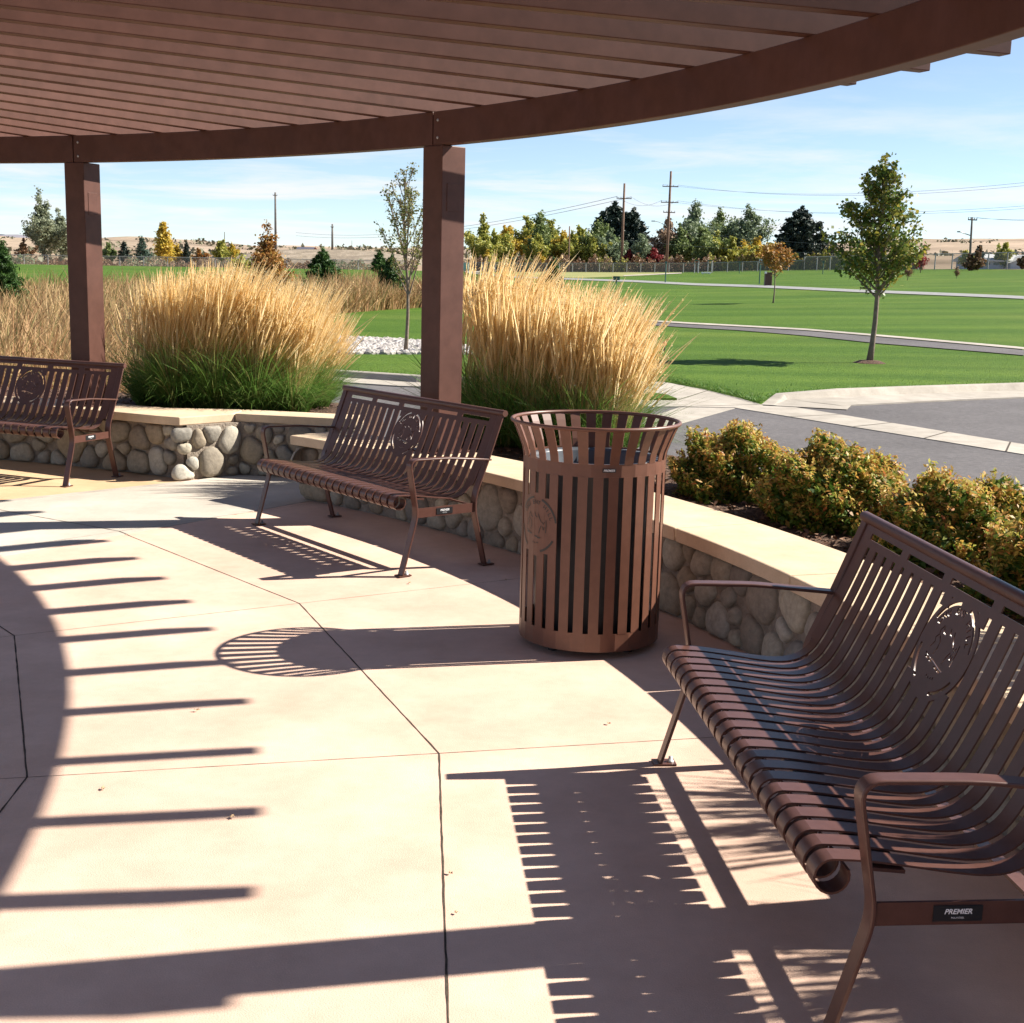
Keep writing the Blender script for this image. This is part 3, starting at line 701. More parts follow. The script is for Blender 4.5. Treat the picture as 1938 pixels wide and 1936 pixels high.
def emblem_cuts(r):
    """openings of the round park emblem, radius r: ring arcs, arched words, hill and trees"""
    C_ = [arc_slot(r*.835, r*.905, a, b) for a, b in ((98, 152), (10, 72), (188, 236), (286, 330))]
    words = 'MONUMENT HILL'; n = len(words); a0, a1 = 158, 22
    for i, ch in enumerate(words):
        if ch == ' ': continue
        a = a0+(a1-a0)*i/(n-1); me = text_mesh(ch, r*.19, 0, r*.003); rad = r*.66
        for lp in loops_of(me):
            t = R_(a-90); C_.append([(math.cos(t)*x-math.sin(t)*(y+rad), math.sin(t)*x+math.cos(t)*(y+rad)) for x, y in lp])
    w = r*.028
    P = [[(-.55, -.22), (-.45, -.27), (-.2, -.29), (.1, -.35), (.30, -.38)],
         [(-.50, -.10), (-.42, .02), (-.47, .10), (-.38, .18), (-.42, .26), (-.33, .36)], [(-.31, .34), (-.26, .24), (-.17, .22)],
         [(-.34, .16), (-.24, .07), (-.23, -.06), (-.29, -.20)],
         [(-.06, .38), (-.02, .28), (.07, .24)], [(.11, .36), (.18, .22), (.27, .10)],
         [(.30, .12), (.36, .04), (.41, .14)], [(.47, .20), (.48, .02), (.46, -.22)],
         [(.27, .0), (.20, -.12), (.16, -.27)], [(.33, -.02), (.35, -.12)], [(.40, -.03), (.38, -.14)]]
    for q in P: C_.append(line_slot([(x*r, y*r) for x, y in q], w))
    for x, y, a, b in ((-.43, -.30, .09, .028), (-.28, -.325, .08, .028), (.02, -.385, .08, .026), (.16, -.41, .09, .026)):
        C_.append([((x+a*math.cos(t))*r, (y+b*math.sin(t))*r) for t in np.linspace(0, 2*PI, 9)[:-1]])
    for x, y in ((-.12, -.58), (-.04, -.60), (.05, -.59), (.13, -.57)): C_.append([((x+.022*math.cos(t))*r, (y+.03*math.sin(t))*r) for t in np.linspace(0, 2*PI, 7)[:-1]])
    return C_
def plate_mesh(rim, cuts, thick):
    c = bpy.data.curves.new('plate', 'CURVE'); c.dimensions = '2D'; c.fill_mode = 'BOTH'; c.extrude = thick/2
    for lp in [rim]+cuts:
        s = c.splines.new('POLY'); s.points.add(len(lp)-1); s.use_cyclic_u = True
        for p, q in zip(s.points, lp): p.co = (q[0], q[1], 0, 1)
    o = bpy.data.objects.new('plate', c); COL.objects.link(o); bpy.context.view_layer.update()
    me = bpy.data.meshes.new_from_object(o.evaluated_get(bpy.context.evaluated_depsgraph_get())); bpy.data.objects.remove(o)
    return me

# ------------------------------------------------------------------ bench
PF = [(.022, .446), (.10, .441), (.20, .427), (.30, .411), (.38, .404), (.44, .414), (.485, .443), (.517, .489), (.548, .55), (.580, .618), (.611, .690), (.640, .762), (.664, .825), (.683, .874)]
def cr_(P, n=6):
    o = []
    for i in range(len(P)-1):
        p0 = Vector(P[max(i-1, 0)]); p1 = Vector(P[i]); p2 = Vector(P[i+1]); p3 = Vector(P[min(i+2, len(P)-1)])
        for k in range(n):
            t = k/n; o.append(.5*((2*p1)+(p2-p0)*t+(2*p0-5*p1+4*p2-p3)*t*t+(3*p1-p0-3*p2+p3)*t**3))
    o.append(Vector(P[-1])); return o
PS = cr_(PF); SL = [0]
for a, b in zip(PS, PS[1:]): SL.append(SL[-1]+(b-a).length)
STOT = SL[-1]
def prof(s):
    s = min(max(s, 0), STOT); j = min(int(np.searchsorted(SL, s, side='right'))-1, len(PS)-2); j = max(j, 0)
    t = (s-SL[j])/(SL[j+1]-SL[j]); p = PS[j].lerp(PS[j+1], t)
    a = PS[max(j-1, 0)]; b = PS[min(j+2, len(PS)-1)]; d = (b-a).normalized()
    return p, Vector((-d.y, d.x))       # point (y,z) and normal on the sitting side
S_MED = next(s for s in np.linspace(0, STOT, 800) if prof(s)[0].y > .676)
def sheet_panel(mb, x0, x1, s0, s1, th=.005, off=0.0):
    n = max(1, int((s1-s0)/.022)); vs = []
    for i in range(n+1):
        p, q = prof(s0+(s1-s0)*i/n); a = p+q*(off+th/2); b = p+q*(off-th/2)
        vs += [(x0, a.x, a.y), (x1, a.x, a.y), (x1, b.x, b.y), (x0, b.x, b.y)]
    fs = [(4*i+k, 4*i+(k+1)%4, 4*i+4+(k+1)%4, 4*i+4+k) for i in range(n) for k in range(4)]+[(3, 2, 1, 0), tuple(4*n+k for k in range(4))]
    mb.add(vs, fs)
RM = .158; PITCHX = .0765; SW = .0537
def bench_meshes():
    D = {}
    s_slot = STOT-.072
    # strap: roll + seat + back
    def roll(mb, x0, x1):
        c = (.022, .4065); r = .0395; n = 16; vs = []
        for i in range(n+1):
            a = PI/2+R_(292)*i/n
            for rr in (r, r-.005):
                pass
            for (x, rr) in ((x0, r+.0025), (x1, r+.0025), (x1, r-.0025), (x0, r-.0025)):
                vs.append((x, c[0]+rr*math.cos(a), c[1]+rr*math.sin(a)))
        fs = [(4*i+k, 4*i+(k+1)%4, 4*i+4+(k+1)%4, 4*i+4+k) for i in range(n) for k in range(4)]+[(3, 2, 1, 0), tuple(4*n+k for k in range(4))]
        mb.add(vs, fs)
    D['straps'] = []
    for k in range(22):
        xc = (k-10.5)*PITCHX; mb = MB(); x0, x1 = xc-SW/2, xc+SW/2
        roll(mb, x0, x1)
        if abs(xc)-SW/2 < RM-.012:
            xm = max(0, abs(xc)-SW/2*.2); h = math.sqrt(max(RM**2-min(xm, RM*.96)**2, 0))-.012
            h = max(h, .02)
            sheet_panel(mb, x0, x1, 0, S_MED-h); m2 = MB(); sheet_panel(m2, x0, x1, S_MED+h, s_slot); D['straps'].append(m2.mesh('strap'))
        else: sheet_panel(mb, x0, x1, 0, s_slot)
        D['straps'].append(mb.mesh('strap'))
    mb = MB(); XE = .855
    sheet_panel(mb, -XE, XE, s_slot-.002, STOT-.047); sheet_panel(mb, -XE, XE, STOT-.026, STOT)
    n = 5; wn = (2*XE-.07-(n-1)*.055-.07)/n; x = -XE; edges_ = []
    cur = -XE+.07
    mull = [(-XE, cur)]
    for i in range(n):
        cur += wn; nx_ = cur+.055 if i < n-1 else XE; mull.append((cur, nx_)); cur = nx_
    for a, b in mull: sheet_panel(mb, a, b, STOT-.0475, STOT-.0255)
    # outer borders of the back beside the first and last slot
    for s in (-1, 1):
        xa, xb = sorted((s*(10.5*PITCHX+SW/2-.002), s*XE)); sheet_panel(mb, xa, xb, STOT-.44, s_slot)
    D['panel'] = mb.mesh('top_panel')
    me = plate_mesh([(RM*math.cos(t), RM*math.sin(t)) for t in np.linspace(0, 2*PI, 65)[:-1]], emblem_cuts(RM*.985), .0054)
    for v in me.vertices:
        p, q = prof(S_MED+v.co.y); c = p+q*v.co.z; v.co = (v.co.x, c.x, c.y)
    D['emblem'] = me
    mb = MB(); mb.tube([(-.912, .688, .886), (.912, .688, .886)], .019, 20); D['tube'] = mb.mesh('top_tube')
    # bent flat bar frames: front leg into armrest; rear leg into back upright
    def barpath(P, rad):
        o = []
        P = [Vector(p) for p in P]
        for i, p in enumerate(P):
            if i in (0, len(P)-1): o.append(p); continue
            a = (P[i-1]-p); b = (P[i+1]-p); r = min(rad[i], a.length*.45, b.length*.45)
            q0 = p+a.normalized()*r; q1 = p+b.normalized()*r
            for t in [i_/6 for i_ in range(7)]: o.append((1-t)**2*q0+2*t*(1-t)*p+t*t*q1)
        return o
    def bar(mb, P, rad, x, wd, th):
        pts = barpath([(p[0], p[1]) for p in P], rad); P3 = []; Nn = []
        for i, p in enumerate(pts):
            d = (pts[min(i+1, len(pts)-1)]-pts[max(i-1, 0)]).normalized(); P3.append((x, p.x, p.y)); Nn.append((0, -d.y, d.x))
        mb.sweep(P3, (1, 0, 0), Nn, wd, th)
    D['front'] = []; D['rear'] = []; D['rail'] = []; D['foot'] = []
    for s in (-1, 1):
        x = s*.882
        mb = MB(); bar(mb, [(0, .005), (.098, .345), (.042, .653), (.30, .650), (.602, .622)], [0, .05, .055, .05, 0], x, .050, .011); D['front'].append(mb.mesh('front_leg'))
        mb = MB(); bar(mb, [(.578, .005), (.492, .335), (.500, .43), (.590, .640), (.682, .878)], [0, .05, .06, .05, 0], x, .050, .011); D['rear'].append(mb.mesh('rear_leg'))
        mb = MB(); mb.box(x+s*.012-.004, x+s*.012+.004, .100, .492, .325, .378); D['rail'].append(mb.mesh('side_rail'))
    mb = MB(); mb.box(-.028, .028, -.025, .055, .0, .007); D['foot'] = mb.mesh('foot_plate')
    mb = MB(); mb.lathe([(0, .026), (.007, .026), (.008, .012), (.013, .012), (.013, .006)], 8); D['fbolt'] = mb.mesh('anchor_bolt')
    # stretchers under the straps
    mb = MB(); Tm = Matrix.Translation((0, .143, .420)) @ Matrix.Rotation(R_(-6), 4, 'X'); mb.box(-.832, .832, -.042, .042, -.004, .004, Tm); D['st1'] = mb.mesh('stretcher')
    mb = MB(); Tm = Matrix.Translation((0, .470, .368)) @ Matrix.Rotation(R_(-12), 4, 'X'); mb.box(-.874, .874, -.024, .024, -.004, .004, Tm); D['st2'] = mb.mesh('stretcher')
    # maker plate on the outside of the right side rail
    mb = MB(); mb.box(.8985, .9005, .225, .335, .334, .370); D['plate'] = mb.mesh('maker_plate')
    me = text_mesh('PREMIER', .0165, .25, .0004)
    me2 = text_mesh('POLYSTEEL', .006)
    bm = bmesh.new()
    for m_, dz in ((me, .3515), (me2, .3405)):
        k = len(bm.verts); bm.from_mesh(m_); bm.verts.ensure_lookup_table()
        for v in bm.verts[k:]: v.co = Vector((.9016, .280+v.co.x, dz+v.co.y))
    D['letters'] = bpy.data.meshes.new('lettering'); bm.to_mesh(D['letters']); bm.free()
    return D
BD = bench_meshes()
def bevel(o, w, seg=2):
    b = o.modifiers.new('edge', 'BEVEL'); b.width = w; b.segments = seg; b.limit_method = 'ANGLE'; b.angle_limit = R_(40)
for m_ in [BD['panel'], BD['emblem'], BD['tube'], BD['foot'], BD['fbolt'], BD['st1'], BD['st2']]+BD['straps']+BD['front']+BD['rear']+BD['rail']: m_.materials.append(M['bench'])
BD['fbolt'].materials[0] = M['galv']; BD['plate'].materials.append(M['black']); BD['letters'].materials.append(M['white_metal'])
for m_ in [BD['tube'], BD['fbolt']]: m_.polygons.foreach_set('use_smooth', [True]*len(m_.polygons))
def smooth_by_angle(me, ang=35):
    bm = bmesh.new(); bm.from_mesh(me)
    for f in bm.faces: f.smooth = True
    for e in bm.edges:
        if len(e.link_faces) != 2 or e.calc_face_angle(0) > R_(ang): e.smooth = False
    bm.to_mesh(me); bm.free()
for m_ in BD['straps']+[BD['panel'], BD['tube']]+BD['front']+BD['rear']: smooth_by_angle(m_)
def make_bench(label):
    t = thing('park_bench', label, 'bench')
    P = lambda n, me: link(n, me, None, t)
    for me in BD['straps']: P('strap', me)
    P('top_panel', BD['panel']); P('emblem', BD['emblem']); P('top_tube', BD['tube'])
    for i, s in enumerate((-1, 1)):
        o = P('front_leg', BD['front'][i]); bevel(o, .003)
        f = link('foot_plate', BD['foot'], None, o); f.location = (s*.882, 0, 0); b = link('anchor_bolt', BD['fbolt'], None, o); b.location = (s*.882, .038, 0)
        o = P('rear_leg', BD['rear'][i]); bevel(o, .003)
        f = link('foot_plate', BD['foot'], None, o); f.location = (s*.882, .578, 0); b = link('anchor_bolt', BD['fbolt'], None, o); b.location = (s*.882, .616, 0)
        r = P('side_rail', BD['rail'][i])
        if s == 1:
            link('maker_plate', BD['plate'], None, r); link('lettering', BD['letters'], None, r)
    P('stretcher', BD['st1']); P('stretcher', BD['st2'])
    return t
BG = 'brown strap benches round the patio'
b0 = make_bench('nearest brown metal bench at the right edge, its emblem and armrests large in view'); b0['group'] = BG
for (x, y, a, lab) in ((-1.155, 7.807, -52.18, 'middle brown metal bench left of the bin, in front of the central post'), (-4.228, 10.156, -23.2, 'brown metal bench cut off by the left edge, in front of the left post')):
    c = copy_tree(b0); c.location = (x, y, .0035); c.rotation_euler = (0, 0, R_(a)); c['label'] = lab
b0.location = (.621, 3.478, .0005); b0.rotation_euler = (0, 0, R_(-84.86))

# ------------------------------------------------------------------ litter bin
KX, KY = .372, 5.918
can = thing('litter_bin', 'brown slatted steel litter bin with flared rim beside the curved wall', 'bin', (KX, KY, 0))
def can_part():
    n = 30; R1 = .326; th = .004; face = -PI/2   # camera side
    am = face-R_(54); zm = .585; rm = .143
    mb = MB()
    def pt(a, z, r): return (r*math.cos(a), r*math.sin(a), z)
    def patch(a0, a1, z0, z1, r0=R1, r1=R1):
        vs = [pt(a0, z0, r0), pt(a1, z0, r0), pt(a1, z1, r1), pt(a0, z1, r1)]+[pt(a0, z0, r0-th), pt(a1, z0, r0-th), pt(a1, z1, r1-th), pt(a0, z1, r1-th)]
        mb.add(vs, [(0,1,2,3),(7,6,5,4),(0,4,5,1),(1,5,6,2),(2,6,7,3),(3,7,4,0)])
    pw = 2*PI/n; sw = pw*.345
    for k in range(n):
        a = k*pw+face; patch(a-pw/2, a+pw/2, .035, .118)
    mb.build('band', 'can', can); mb = MB()
    for k in range(n): a = k*pw+face; patch(a-pw/2, a+pw/2, .822, .880)
    mb.build('band', 'can', can)
    for k in range(n):
        mb = MB(); a = k*pw+face; aL, aR = a-pw/2+sw/2, a+pw/2-sw/2
        patch(aL, aR, .1165, .8235)
        # flare
        zs = [.878, .915, .955, 1.0, 1.033]; rs = [R1, R1+.007, R1+.022, R1+.040, .381]
        for i in range(4): patch(aL+pw*.02, aR-pw*.02, zs[i], zs[i+1]+.0005, rs[i], rs[i+1])
        mb.build('slat', 'can', can)
    # fillers: slots are closed around the emblem
    mb = MB(); ne = 0
    for k in range(n):
        a = k*pw+pw/2+face; d = (a-am+PI) % (2*PI)-PI
        if abs(d)*R1 < rm*.90:
            h = math.sqrt(rm**2-(abs(d)*R1)**2)
            r_ = R1*math.cos(pw/2)-.0005
            vs = []; 
            for z in (zm-h, zm+h):
                for q in (-sw/2, sw/2): vs += [pt(a+q, z, R1*.9985), pt(a+q, z, R1*.9985-th)]
            mb.add(vs, [(0,2,6,4),(1,5,7,3),(0,1,3,2),(4,6,7,5),(0,4,5,1),(2,3,7,6)])
    mb.build('emblem_plate', 'can', can)
    # emblem openings not cut: thin black inlays paint the shade inside, following the curve
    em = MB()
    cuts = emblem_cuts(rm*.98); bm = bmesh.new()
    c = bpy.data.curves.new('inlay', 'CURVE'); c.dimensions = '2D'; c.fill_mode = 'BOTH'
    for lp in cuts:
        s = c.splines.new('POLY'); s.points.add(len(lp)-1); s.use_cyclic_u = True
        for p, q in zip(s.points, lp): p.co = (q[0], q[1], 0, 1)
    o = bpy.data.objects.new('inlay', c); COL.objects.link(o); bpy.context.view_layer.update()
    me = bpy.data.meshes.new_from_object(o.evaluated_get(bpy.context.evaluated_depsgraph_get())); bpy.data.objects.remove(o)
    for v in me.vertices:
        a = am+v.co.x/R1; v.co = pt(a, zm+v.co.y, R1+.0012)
    link('emblem_dark_inlay', me, 'black', can)
    mb = MB(); prof_ = [(.381+.009*math.cos(t), 1.037+.009*math.sin(t)) for t in np.linspace(0, 2*PI, 13)[:-1]]; mb.lathe(prof_, 64, True); mb.build('rim', 'can', can, True)
    mb = MB(); mb.lathe([(.0, .034), (.30, .034), (.322, .036)], 48); mb.build('base', 'can', can)
    for k in range(4):
        a = PI/4+k*PI/2; mb = MB(); mb.tube([(.24*math.cos(a), .24*math.sin(a), 0), (.24*math.cos(a), .24*math.sin(a), .035)], .022, 12); mb.build('foot', 'black', can)
    mb = MB(); mb.lathe([(.0, .055), (.255, .055), (.278, .86), (.298, .868), (.298, .876), (.270, .874), (.262, .862), (.245, .09), (0, .09)], 48); mb.build('liner', 'liner', can, True)
    mb = MB(); Tm = Matrix.Rotation(face+R_(8), 4, 'Z'); mb.box(R1+.0005, R1+.0025, -.03, .03, .846, .862, Tm); pl = mb.build('maker_plate', 'black', can)
    me = text_mesh('PREMIER', .0135, .25, .0003)
    for v in me.vertices: v.co = Tm @ Vector((R1+.0033, v.co.x, .8500+v.co.y))
    link('lettering', me, 'white_metal', pl)
can_part()

# ------------------------------------------------------------------ feather grass clumps
def grass_clump_meshes(seed, H=1.32, lean=(.25, .12), n_st=430, n_bl=950, spread=.30):
    rg = np.random.default_rng(seed)
    a = rg.uniform(0, 2*PI, n_st); r = np.sqrt(rg.uniform(0, 1, n_st))*spread*.55
    B = np.stack([r*np.cos(a), r*np.sin(a), np.zeros(n_st)], 1)
    out_ = np.stack([np.cos(a), np.sin(a), np.zeros(n_st)], 1)*(r/spread/.55)[:, None]
    h = H*(1.08-.46*rg.uniform(0, 1, n_st)**1.25); up = np.stack([out_[:, 0]*.13+rg.normal(0, .035, n_st), out_[:, 1]*.13+rg.normal(0, .035, n_st), h], 1)
    ln_ = np.stack([lean[0]*rg.uniform(.2, 1.6, n_st)+rg.normal(0, .08, n_st)+out_[:, 0]*.08, lean[1]+rg.normal(0, .05, n_st)+out_[:, 1]*.08, -rg.uniform(.02, .10, n_st)], 1)
    st = strips_mesh(ribbons(B, up, ln_, 0, .82, 4, rg.uniform(.0028, .0042, n_st), lambda t: 1-.3*t, rg), 'stems')
    w1 = rg.uniform(.010, .016, n_st); pr = lambda t: (.35+1.1*t*3 if t < .25 else 1.15*(1-((t-.25)/.75)**1.6)+.12)
    t0 = .70
    sd = rg.uniform(0, 2*PI, n_st); s1 = np.stack([np.cos(sd), np.sin(sd), np.zeros(n_st)], 1); s2 = np.stack([-np.sin(sd), np.cos(sd), np.zeros(n_st)], 1)
    P = np.concatenate([ribbons(B, up, ln_, t0, 1.04, 5, w1, pr, rg, s1), ribbons(B, up, ln_, t0, 1.04, 5, w1, pr, rg, s2)])
    # ragged spikelets along each plume
    k = 10; tt = rg.uniform(t0+.02, 1.0, (n_st, k)); Pc = B[:, None]+up[:, None]*tt[..., None]+ln_[:, None]*(tt**2)[..., None]
    Pc = (Pc+rg.normal(0, .0045, Pc.shape)).reshape(-1, 3); dd = np.repeat(unit(up+2*ln_*.9), k, 0)
    Q = leaves(Pc, .026, .26, .0, rg, dd)
    P2 = strips_mesh(P, 'plumes'); Q2 = quads_mesh(Q, 'sp')
    bm = bmesh.new(); bm.from_mesh(P2); bm.from_mesh(Q2); bm.to_mesh(P2); bm.free()
    a = rg.uniform(0, 2*PI, n_bl); r = np.sqrt(rg.uniform(0, 1, n_bl))*spread*.6
    B = np.stack([r*np.cos(a), r*np.sin(a), np.zeros(n_bl)], 1); o = np.stack([np.cos(a), np.sin(a), np.zeros(n_bl)], 1)
    hh = rg.uniform(.40, .98, n_bl)
    up = o*rg.uniform(.12, .42, (n_bl, 1))+np.stack([rg.normal(0, .08, n_bl), rg.normal(0, .08, n_bl), hh*1.15], 1)
    ln2 = o*rg.uniform(.05, .45, (n_bl, 1)); ln2[:, 2] = -hh*rg.uniform(.25, .95, n_bl); ln2[:, 0] += lean[0]*.3
    bl = strips_mesh(ribbons(B, up, ln2, 0, 1, 5, rg.uniform(.006, .011, n_bl), lambda t: 1-.85*t*t, rg), 'blades')
    for me, mt in ((st, 'stalk'), (P2, 'straw'), (bl, 'blade')): me.materials.append(M[mt])
    return st, P2, bl
GV = [grass_clump_meshes(21, 1.32, (.20, .06)), grass_clump_meshes(22, 1.38, (.24, .03)), grass_clump_meshes(23, 1.28, (.15, .08))]
def grass_clump(x, y, z, label, group, k, s=1.0, rz=0.0):
    t = thing('feather_grass', label, 'ornamental grass', (x, y, z), rz, group); t.scale = (s, s, s)
    for n_, me in zip(('stems', 'plumes', 'blades'), GV[k]): link(n_, me, None, t)
GL = 'tall straw-coloured grasses behind the corner of the stone wall'; GR = 'tall straw-coloured grasses behind the bin'
ordn = ['first', 'second', 'third', 'fourth', 'fifth', 'sixth', 'seventh', 'eighth', 'ninth', 'tenth', 'eleventh', 'twelfth']
Lp = [(-3.26, 11.75, .88), (-3.12, 12.3, 1.0), (-2.98, 11.55, .98), (-2.80, 12.2, 1.04), (-2.62, 11.5, 1.0), (-2.42, 12.1, .98), (-2.26, 11.45, .90), (-2.08, 12.2, .90), (-1.96, 11.5, .82), (-1.84, 12.0, .76)]
for i, (x, y, s) in enumerate(Lp):
    grass_clump(x, y, .43, f'{ordn[i]} clump from the left in the tall straw grasses between left post and middle bench', GL, i % 3, s*(.90, .84, .92, .88)[i % 4], [.2, -.25, .1, .3, -.1][i % 5])
Rp = [(-.30, 10.35, .98), (-.06, 9.9, .95), (.06, 10.5, .90), (.20, 9.65, .82), (.38, 10.0, .92), (.50, 9.4, .84), (.62, 9.75, .78), (.70, 9.25, .70)]
for i, (x, y, s) in enumerate(Rp):
    grass_clump(x, y, .40, f'{ordn[i]} clump from the left in the tall straw grasses between central post and bin rim', GR, (i+1) % 3, s, [-.2, .25, 0, .3, -.1][i % 5])
for i, (a, r) in enumerate(((3.0, 9.75), (8.5, 9.9), (-3.5, 9.9))):
    p = pc(r, a); grass_clump(p.x, p.y, .40, 'tall straw grass clump behind the wall just outside the right edge, its shadow on the patio', 'tall grasses beside the nearest bench', i % 3, .92, .5*i)

# ------------------------------------------------------------------ leafy shrubs behind the right-hand wall
def spirea(x, y, z, rx, rz_, label, seed, group):
    rg = np.random.default_rng(seed); t = thing('hedge_shrub', label, 'shrub', (x, y, z), 0, group)
    n = 11000; d = rand_dirs(n, rg); d[:, 2] = np.abs(d[:, 2])*1.0-.12; d = unit(d)
    lump = 1+.11*np.sin(d[:, 0]*7+seed)*np.cos(d[:, 1]*6+seed*2)+.12*np.sin(d[:, 2]*9+d[:, 0]*8+seed)
    r = lump*rg.uniform(.35, 1, n)**.33
    P = np.stack([d[:, 0]*rx*r, d[:, 1]*rx*r, np.maximum(d[:, 2]*rz_*.92*r+rz_*.06, .01)], 1)
    P[:, 2] *= 1.0
    od = d.copy(); od[:, 2] += .5
    link('foliage', quads_mesh(leaves(P, .040, .46, .25, rg, od), 'f'), 'spirea', t)
    # upright shoot tips with coloured leaves
    m = 620; d2 = rand_dirs(m, rg); d2[:, 2] = np.abs(d2[:, 2])*1.1+.08; d2 = unit(d2)
    l2 = 1+.11*np.sin(d2[:, 0]*7+seed)*np.cos(d2[:, 1]*6+seed*2)+.12*np.sin(d2[:, 2]*9+d2[:, 0]*8+seed)
    b = np.stack([d2[:, 0]*rx*l2, d2[:, 1]*rx*l2, d2[:, 2]*rz_*.9*l2+rz_*.04], 1)*.93
    k = 12; tt = rg.uniform(0, 1, (m, k)); sl = rg.uniform(.04, .10, (m, 1, 1)); dr = unit(d2*.6+np.array([0, 0, .9]))
    C = (b[:, None]+dr[:, None]*sl*tt[..., None]+rg.normal(0, .008, (m, k, 3))).reshape(-1, 3)
    ld = np.repeat(dr, k, 0)*.6+rg.normal(size=(m*k, 3))*.7
    link('shoot_tips', quads_mesh(leaves(C, .030, .42, .3, rg, ld), 's'), 'spirea_top', t)
    mb = MB()
    for i in range(26):
        a = rg.uniform(0, 2*PI); q = rg.uniform(.3, .85); e = (math.cos(a)*rx*q, math.sin(a)*rx*q, rz_*rg.uniform(.5, .85))
        mb.tube([(0, 0, -.02), (e[0]*.4, e[1]*.4, e[2]*.55), e], [.007, .005, .002], 5, False)
    mb.build('twigs', 'darkbark', t)
SG = 'rounded shrubs in the bed behind the curved wall'
for i, (a, r, rx, rz_, lab) in enumerate([(30.6, 10.05, .44, .43, 'yellow-green shrub with rusty tips next to the bin, leftmost of the rounded shrubs'), (25.2, 10.02, .47, .47, 'rounded orange-tipped shrub in the middle of the row above the nearest bench back'), (19.6, 10.0, .45, .42, 'dark green orange-tipped shrub behind the top of the nearest bench'), (14.2, 9.98, .46, .46, 'rounded shrub at the right edge of the photo behind the nearest bench'), (27.9, 10.45, .16, .20, 'small dark shrub filling the gap between the two left rounded shrubs')]):
    p = pc(r-.13, a); spirea(p.x, p.y, .40, rx*.92, rz_*.90, lab, 31+i, SG)

# ------------------------------------------------------------------ reeds, gravel
def reeds():
    n = 30000; u = RNG.uniform(-.47, -.02, n); lim = np.interp(u, [-.5, -.33, -.25, -.135, -.07, -.02], [13.3, 13.4, 15.5, 44, 51, 51])
    far = np.interp(u, [-.5, -.37, -.3, -.2, -.1, -.02], [40, 48, 60, 60, 60, 58])
    y = lim+(far-lim)*RNG.uniform(0, 1, n)**1.2; x = u*y
    z = np.array([T(p, q) for p, q in zip(x, y)])
    hs = np.interp(u, [-.5, -.3, -.15, 0], [1.12, 1.05, 1.15, 1.2])*np.interp(y, [13, 20, 45], [.95, 1.0, 1.0])
    hs = hs*(1+.16*np.sin(x*1.7)+.12*np.sin(y*1.3+x))
    h = hs*RNG.uniform(.55, 1.1, n)
    up = np.stack([RNG.normal(.05, .16, n), RNG.normal(0, .16, n), h*1.15], 1); ln_ = np.stack([RNG.normal(.1, .28, n), RNG.normal(0, .28, n), -h*RNG.uniform(.1, .45, n)], 1)
    me = strips_mesh(ribbons(np.stack([x, y, z], 1), up, ln_, 0, 1, 4, RNG.uniform(.010, .022, n)*np.interp(y, [13, 45], [1, 2.2]), lambda t: 1-.8*t*t), 'reeds')
    tag(link('reeds', me, 'reed'), kind='stuff')
reeds()
def gravel():
    n = 2600; C = []
    while len(C) < n:
        u, v = RNG.uniform(600, 905), RNG.uniform(644, 674)
        top = np.interp(u, [600, 690, 800, 905], [640, 644, 650, 664]); 
        if v < top: continue
        p = gp(u, v); C.append((p.x, p.y, p.z+.05))
    mb = MB(); ico = bmesh.new(); bmesh.ops.create_icosphere(ico, subdivisions=1, radius=1); iv = [v.co.copy() for v in ico.verts]; iff = [tuple(q.index for q in f.verts) for f in ico.faces]; ico.free()
    for c in C:
        s = random.uniform(.045, .11); e = Matrix.Rotation(random.uniform(0, 6), 3, 'Z') @ Matrix.Diagonal((s*random.uniform(.8, 1.3), s*random.uniform(.7, 1), s*random.uniform(.5, .8)))
        mb.add([Vector(c)+e @ (v*random.uniform(.88, 1.1)) for v in iv], iff)
    tag(mb.build('pale_river_cobbles', 'gravel'), kind='stuff')
    # thin band of cobbles along the reeds
    mb = MB()
    for i in range(420):
        u = RNG.uniform(630, 742); p = gp(u, np.interp(u, [630, 742], [583, 578.5])+RNG.normal(0, .7)); s = random.uniform(.05, .12)
        mb.add([p+Vector((v.x*s, v.y*s, v.z*s*.6+.08)) for v in iv], iff)
    tag(mb.build('pale_river_cobbles', 'gravel'), kind='stuff')
gravel()

